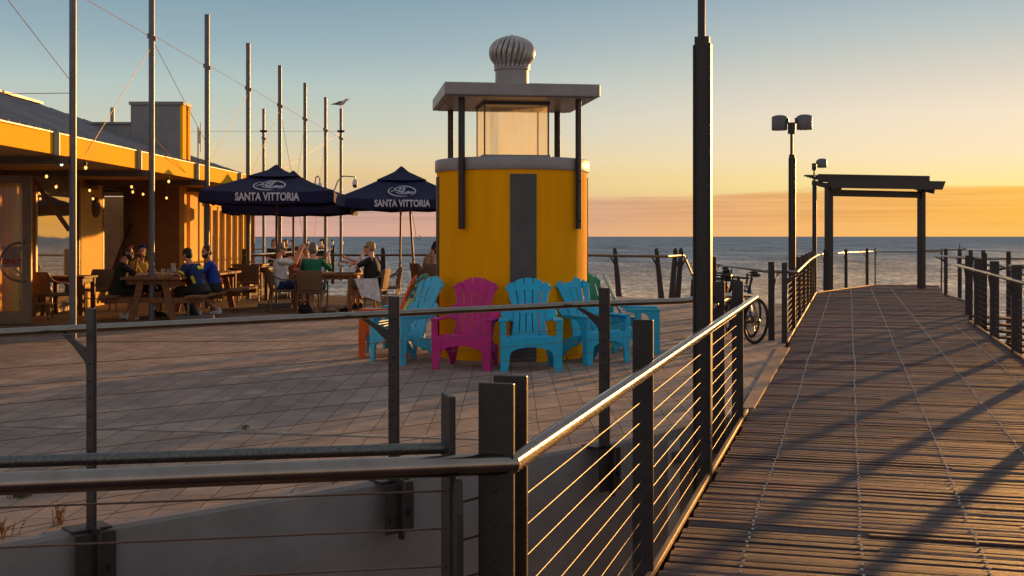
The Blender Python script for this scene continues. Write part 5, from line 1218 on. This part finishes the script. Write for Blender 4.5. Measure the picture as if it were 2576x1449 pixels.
t = thing('bag', 'dark bag on the floor under the green woman\'s chair', 'bag', (-4.35, 25.1, 0)); b = MB(); b.ball((0, 0, .1), 1, 8, (.17, .12, .11)); b.build('pouch', 'c_black', t, smooth=True); MB().tube([(-.1, 0, .18), (0, .02, .27), (.1, 0, .18)], .012, 6).build('strap', 'c_black', t)
t = thing('bag', 'shiny brown bag on the floor right of the green woman\'s feet', 'bag', (-3.86, 25.15, 0)); b = MB(); b.ball((0, 0, .09), 1, 8, (.16, .1, .09)); b.build('pouch', 'tube_brown', t, smooth=True)
person('man with a hair bun and beige shirt sitting beside the kiosk', (-2.28, 31.4, 0), 62, .52, 20, 0, 10, -28, hair='hair_dark', hs='bun', beard=True, top='c_beige', sleeve=1.2, bottom='c_tan', S=1.1)
for (px, Y, az_, hs_, lab) in ((687, 44.5, 150, 'long', 'dark silhouetted person behind the far terrace railing left of the cloth'), (720, 45.5, 200, 'long', 'dark silhouetted person leaning behind the far terrace railing, second from the left'), (813, 47.5, 230, 'curly', 'curly haired person behind the far terrace railing')):
    p = at(px, 595, Y); person(lab, (p.x, p.y, 0), az_, .56, 6, hair='hair_dark', hs=hs_, top='c_black', sleeve=.9, bottom='c_black', fem=True)
p = at(2559, 595, 37); person('person in a dark shirt sitting on the beach below the boardwalk', (p.x, p.y, -2.95), -60, .35, 10, arms=[((-.3, .2, .66), (-.05, .45, .7)), ((.3, .2, .66), (.05, .4, .66))], top='c_black', sleeve=.8, bottom='c_tan', blen=.5)
o = MB().box((0, 0, .15), (.5, .4, .34)).build('crate', 'wood', loc=(p.x, p.y, -3.0), bevel=.01); tag(o, 'wooden crate under the person sitting on the beach', 'crate')

# ------------------------------------------------------------------ bicycles
def bike(loc, azd, frame, label, bag=False, lean=6):
    t = thing('bicycle', label, 'bicycle', loc, -R(azd), 'bicycles parked at the railing'); t.rotation_euler = (0, R(lean), -R(azd))
    Rr = .352; ra, fa = (0, 0, Rr), (0, 1.03, Rr)
    for (nm, c) in (('rear_wheel', ra), ('front_wheel', fa)):
        c = Vector(c); ring = [c+Vector((0, math.cos(a), math.sin(a)))*(Rr-.022) for a in [2*math.pi*k/40 for k in range(40)]]
        rim = [c+Vector((0, math.cos(a), math.sin(a)))*(Rr-.045) for a in [2*math.pi*k/40 for k in range(40)]]
        b = MB(); b.tube(rim, .011, 6, closed=True); wo_ = b.build(nm, 'bike_black', t, smooth=True)
        MB().tube(ring, .02, 8, closed=True).build('tyre', 'rubber', wo_, smooth=True)
        b = MB()
        for k in range(20): a = 2*math.pi*k/20; b.tube([c+Vector(((-.025 if k % 2 else .025), 0, 0)), c+Vector((0, math.cos(a), math.sin(a)))*(Rr-.05)], .0015, 4)
        b.cyl(c-Vector((.05, 0, 0)), c+Vector((.05, 0, 0)), .022); b.build('spokes', 'chrome', wo_)
        MB().lathe([(.035, -.002), (.08, -.002), (.08, .002), (.035, .002)], (0, 0, 0), 20).build('brake_disc', 'chrome', wo_).matrix_local = Matrix.Translation(c+Vector((-.04, 0, 0)))@Matrix.Rotation(R(90), 4, 'Y')
    bb_, st_, ht, hb_ = (0, .43, .29), (0, .27, .84), (0, .83, .86), (0, .87, .72)
    b = MB(); b.tube([bb_, st_], .019, 8); b.tube([(0, .285, .79), ht], .018, 8); b.tube([bb_, hb_], .024, 8); b.tube([ht, hb_], .024, 8)
    for s_ in (-1, 1): b.tube([(s_*.03, .42, .29), (s_*.06, 0, Rr)], .011, 6); b.tube([(s_*.02, .285, .79), (s_*.06, 0, Rr)], .009, 6); b.tube([(s_*.04, .9, .66), (s_*.055, 1.03, Rr)], .014, 6)
    b.tube([hb_, (0, .9, .66)], .024, 8); b.build('frame', frame, t, smooth=True)
    MB().cyl(st_, (0, .225, 1.02), .014).build('seat_post', 'bike_black', t, smooth=True)
    b = MB(); b.tube([(0, .07, 1.055), (0, .13, 1.06), (0, .22, 1.055), (0, .36, 1.045)], [.05, .07, .045, .015], 10); b.v = [(v[0], v[1], 1.05+(v[2]-1.05)*.42) for v in b.v]; b.build('saddle', 'rubber', t, smooth=True)
    b = MB(); b.tube([ht, (0, .82, .93), (0, .9, .95)], .016, 8)
    for s_ in (-1, 1): b.tube([(0, .9, .95), (s_*.2, .91, .955), (s_*.215, 1.0, .94), (s_*.22, 1.03, .88), (s_*.22, .98, .82), (s_*.22, .9, .815)], .014, 8); b.tube([(s_*.213, 1.0, .96), (s_*.213, 1.03, 1.03)], .016, 6)
    b.build('handlebar', 'rubber', t, smooth=True)
    MB().lathe([(.03, -.004), (.095, -.004), (.095, .004), (.03, .004)], (0, 0, 0), 24).build('chainring', 'chrome', t).matrix_local = Matrix.Translation((.055, .43, .29))@Matrix.Rotation(R(90), 4, 'Y')
    MB().lathe([(.02, -.02), (.06, -.01), (.035, .02), (.02, .02)], (0, 0, 0), 20).build('cassette', 'chrome', t).matrix_local = Matrix.Translation((.045, 0, Rr))@Matrix.Rotation(R(90), 4, 'Y')
    for s_ in (-1, 1): b = MB(); b.beam((s_*.07, .43, .29), (s_*.075, .43+s_*.12, .29-s_*.12), .015, .025); b.box((s_*.12, .43+s_*.12, .29-s_*.12), (.09, .07, .02)); b.build('crank', 'bike_black', t)
    if bag: MB().tube([(0, .0, .93), (0, .1, .96), (0, .2, .93)], [.05, .085, .06], 12).build('saddle_bag', 'black_plastic', t, smooth=True)
bike((3.67, 18.15, 0), -20, 'bike_black', 'black bicycle nearest the gate, its rear wheel towards the viewer', lean=7)
bike((3.86, 19.3, 0), -9, 'bike_blue', 'blue framed bicycle behind the nearest one', lean=6)
bike((3.78, 20.4, 0), 2, 'bike_red', 'dark bicycle with a bulging saddle bag farthest left', True, lean=-5)
bike((3.86, 21.9, 0), -4, 'bike_black', 'farthest dark bicycle, mostly hidden behind the blue one', lean=5)
# the round pale bollard column and pipe stub below the boardwalk edge
t = thing('concrete_column', 'round pale column below the boardwalk railing beside the wall', 'column', (1.3, 10.3, 0)); 
MB().lathe([(.15, -3.3), (.15, -.12), (.145, -.105), (.002, -.1)], (0, 0, 0), 28, cap=False).build('shaft', 'concrete_light', t, smooth=True); MB().box((.1, -.13, -.24), (.07, .1, .09)).build('outlet', 'charcoal', t)
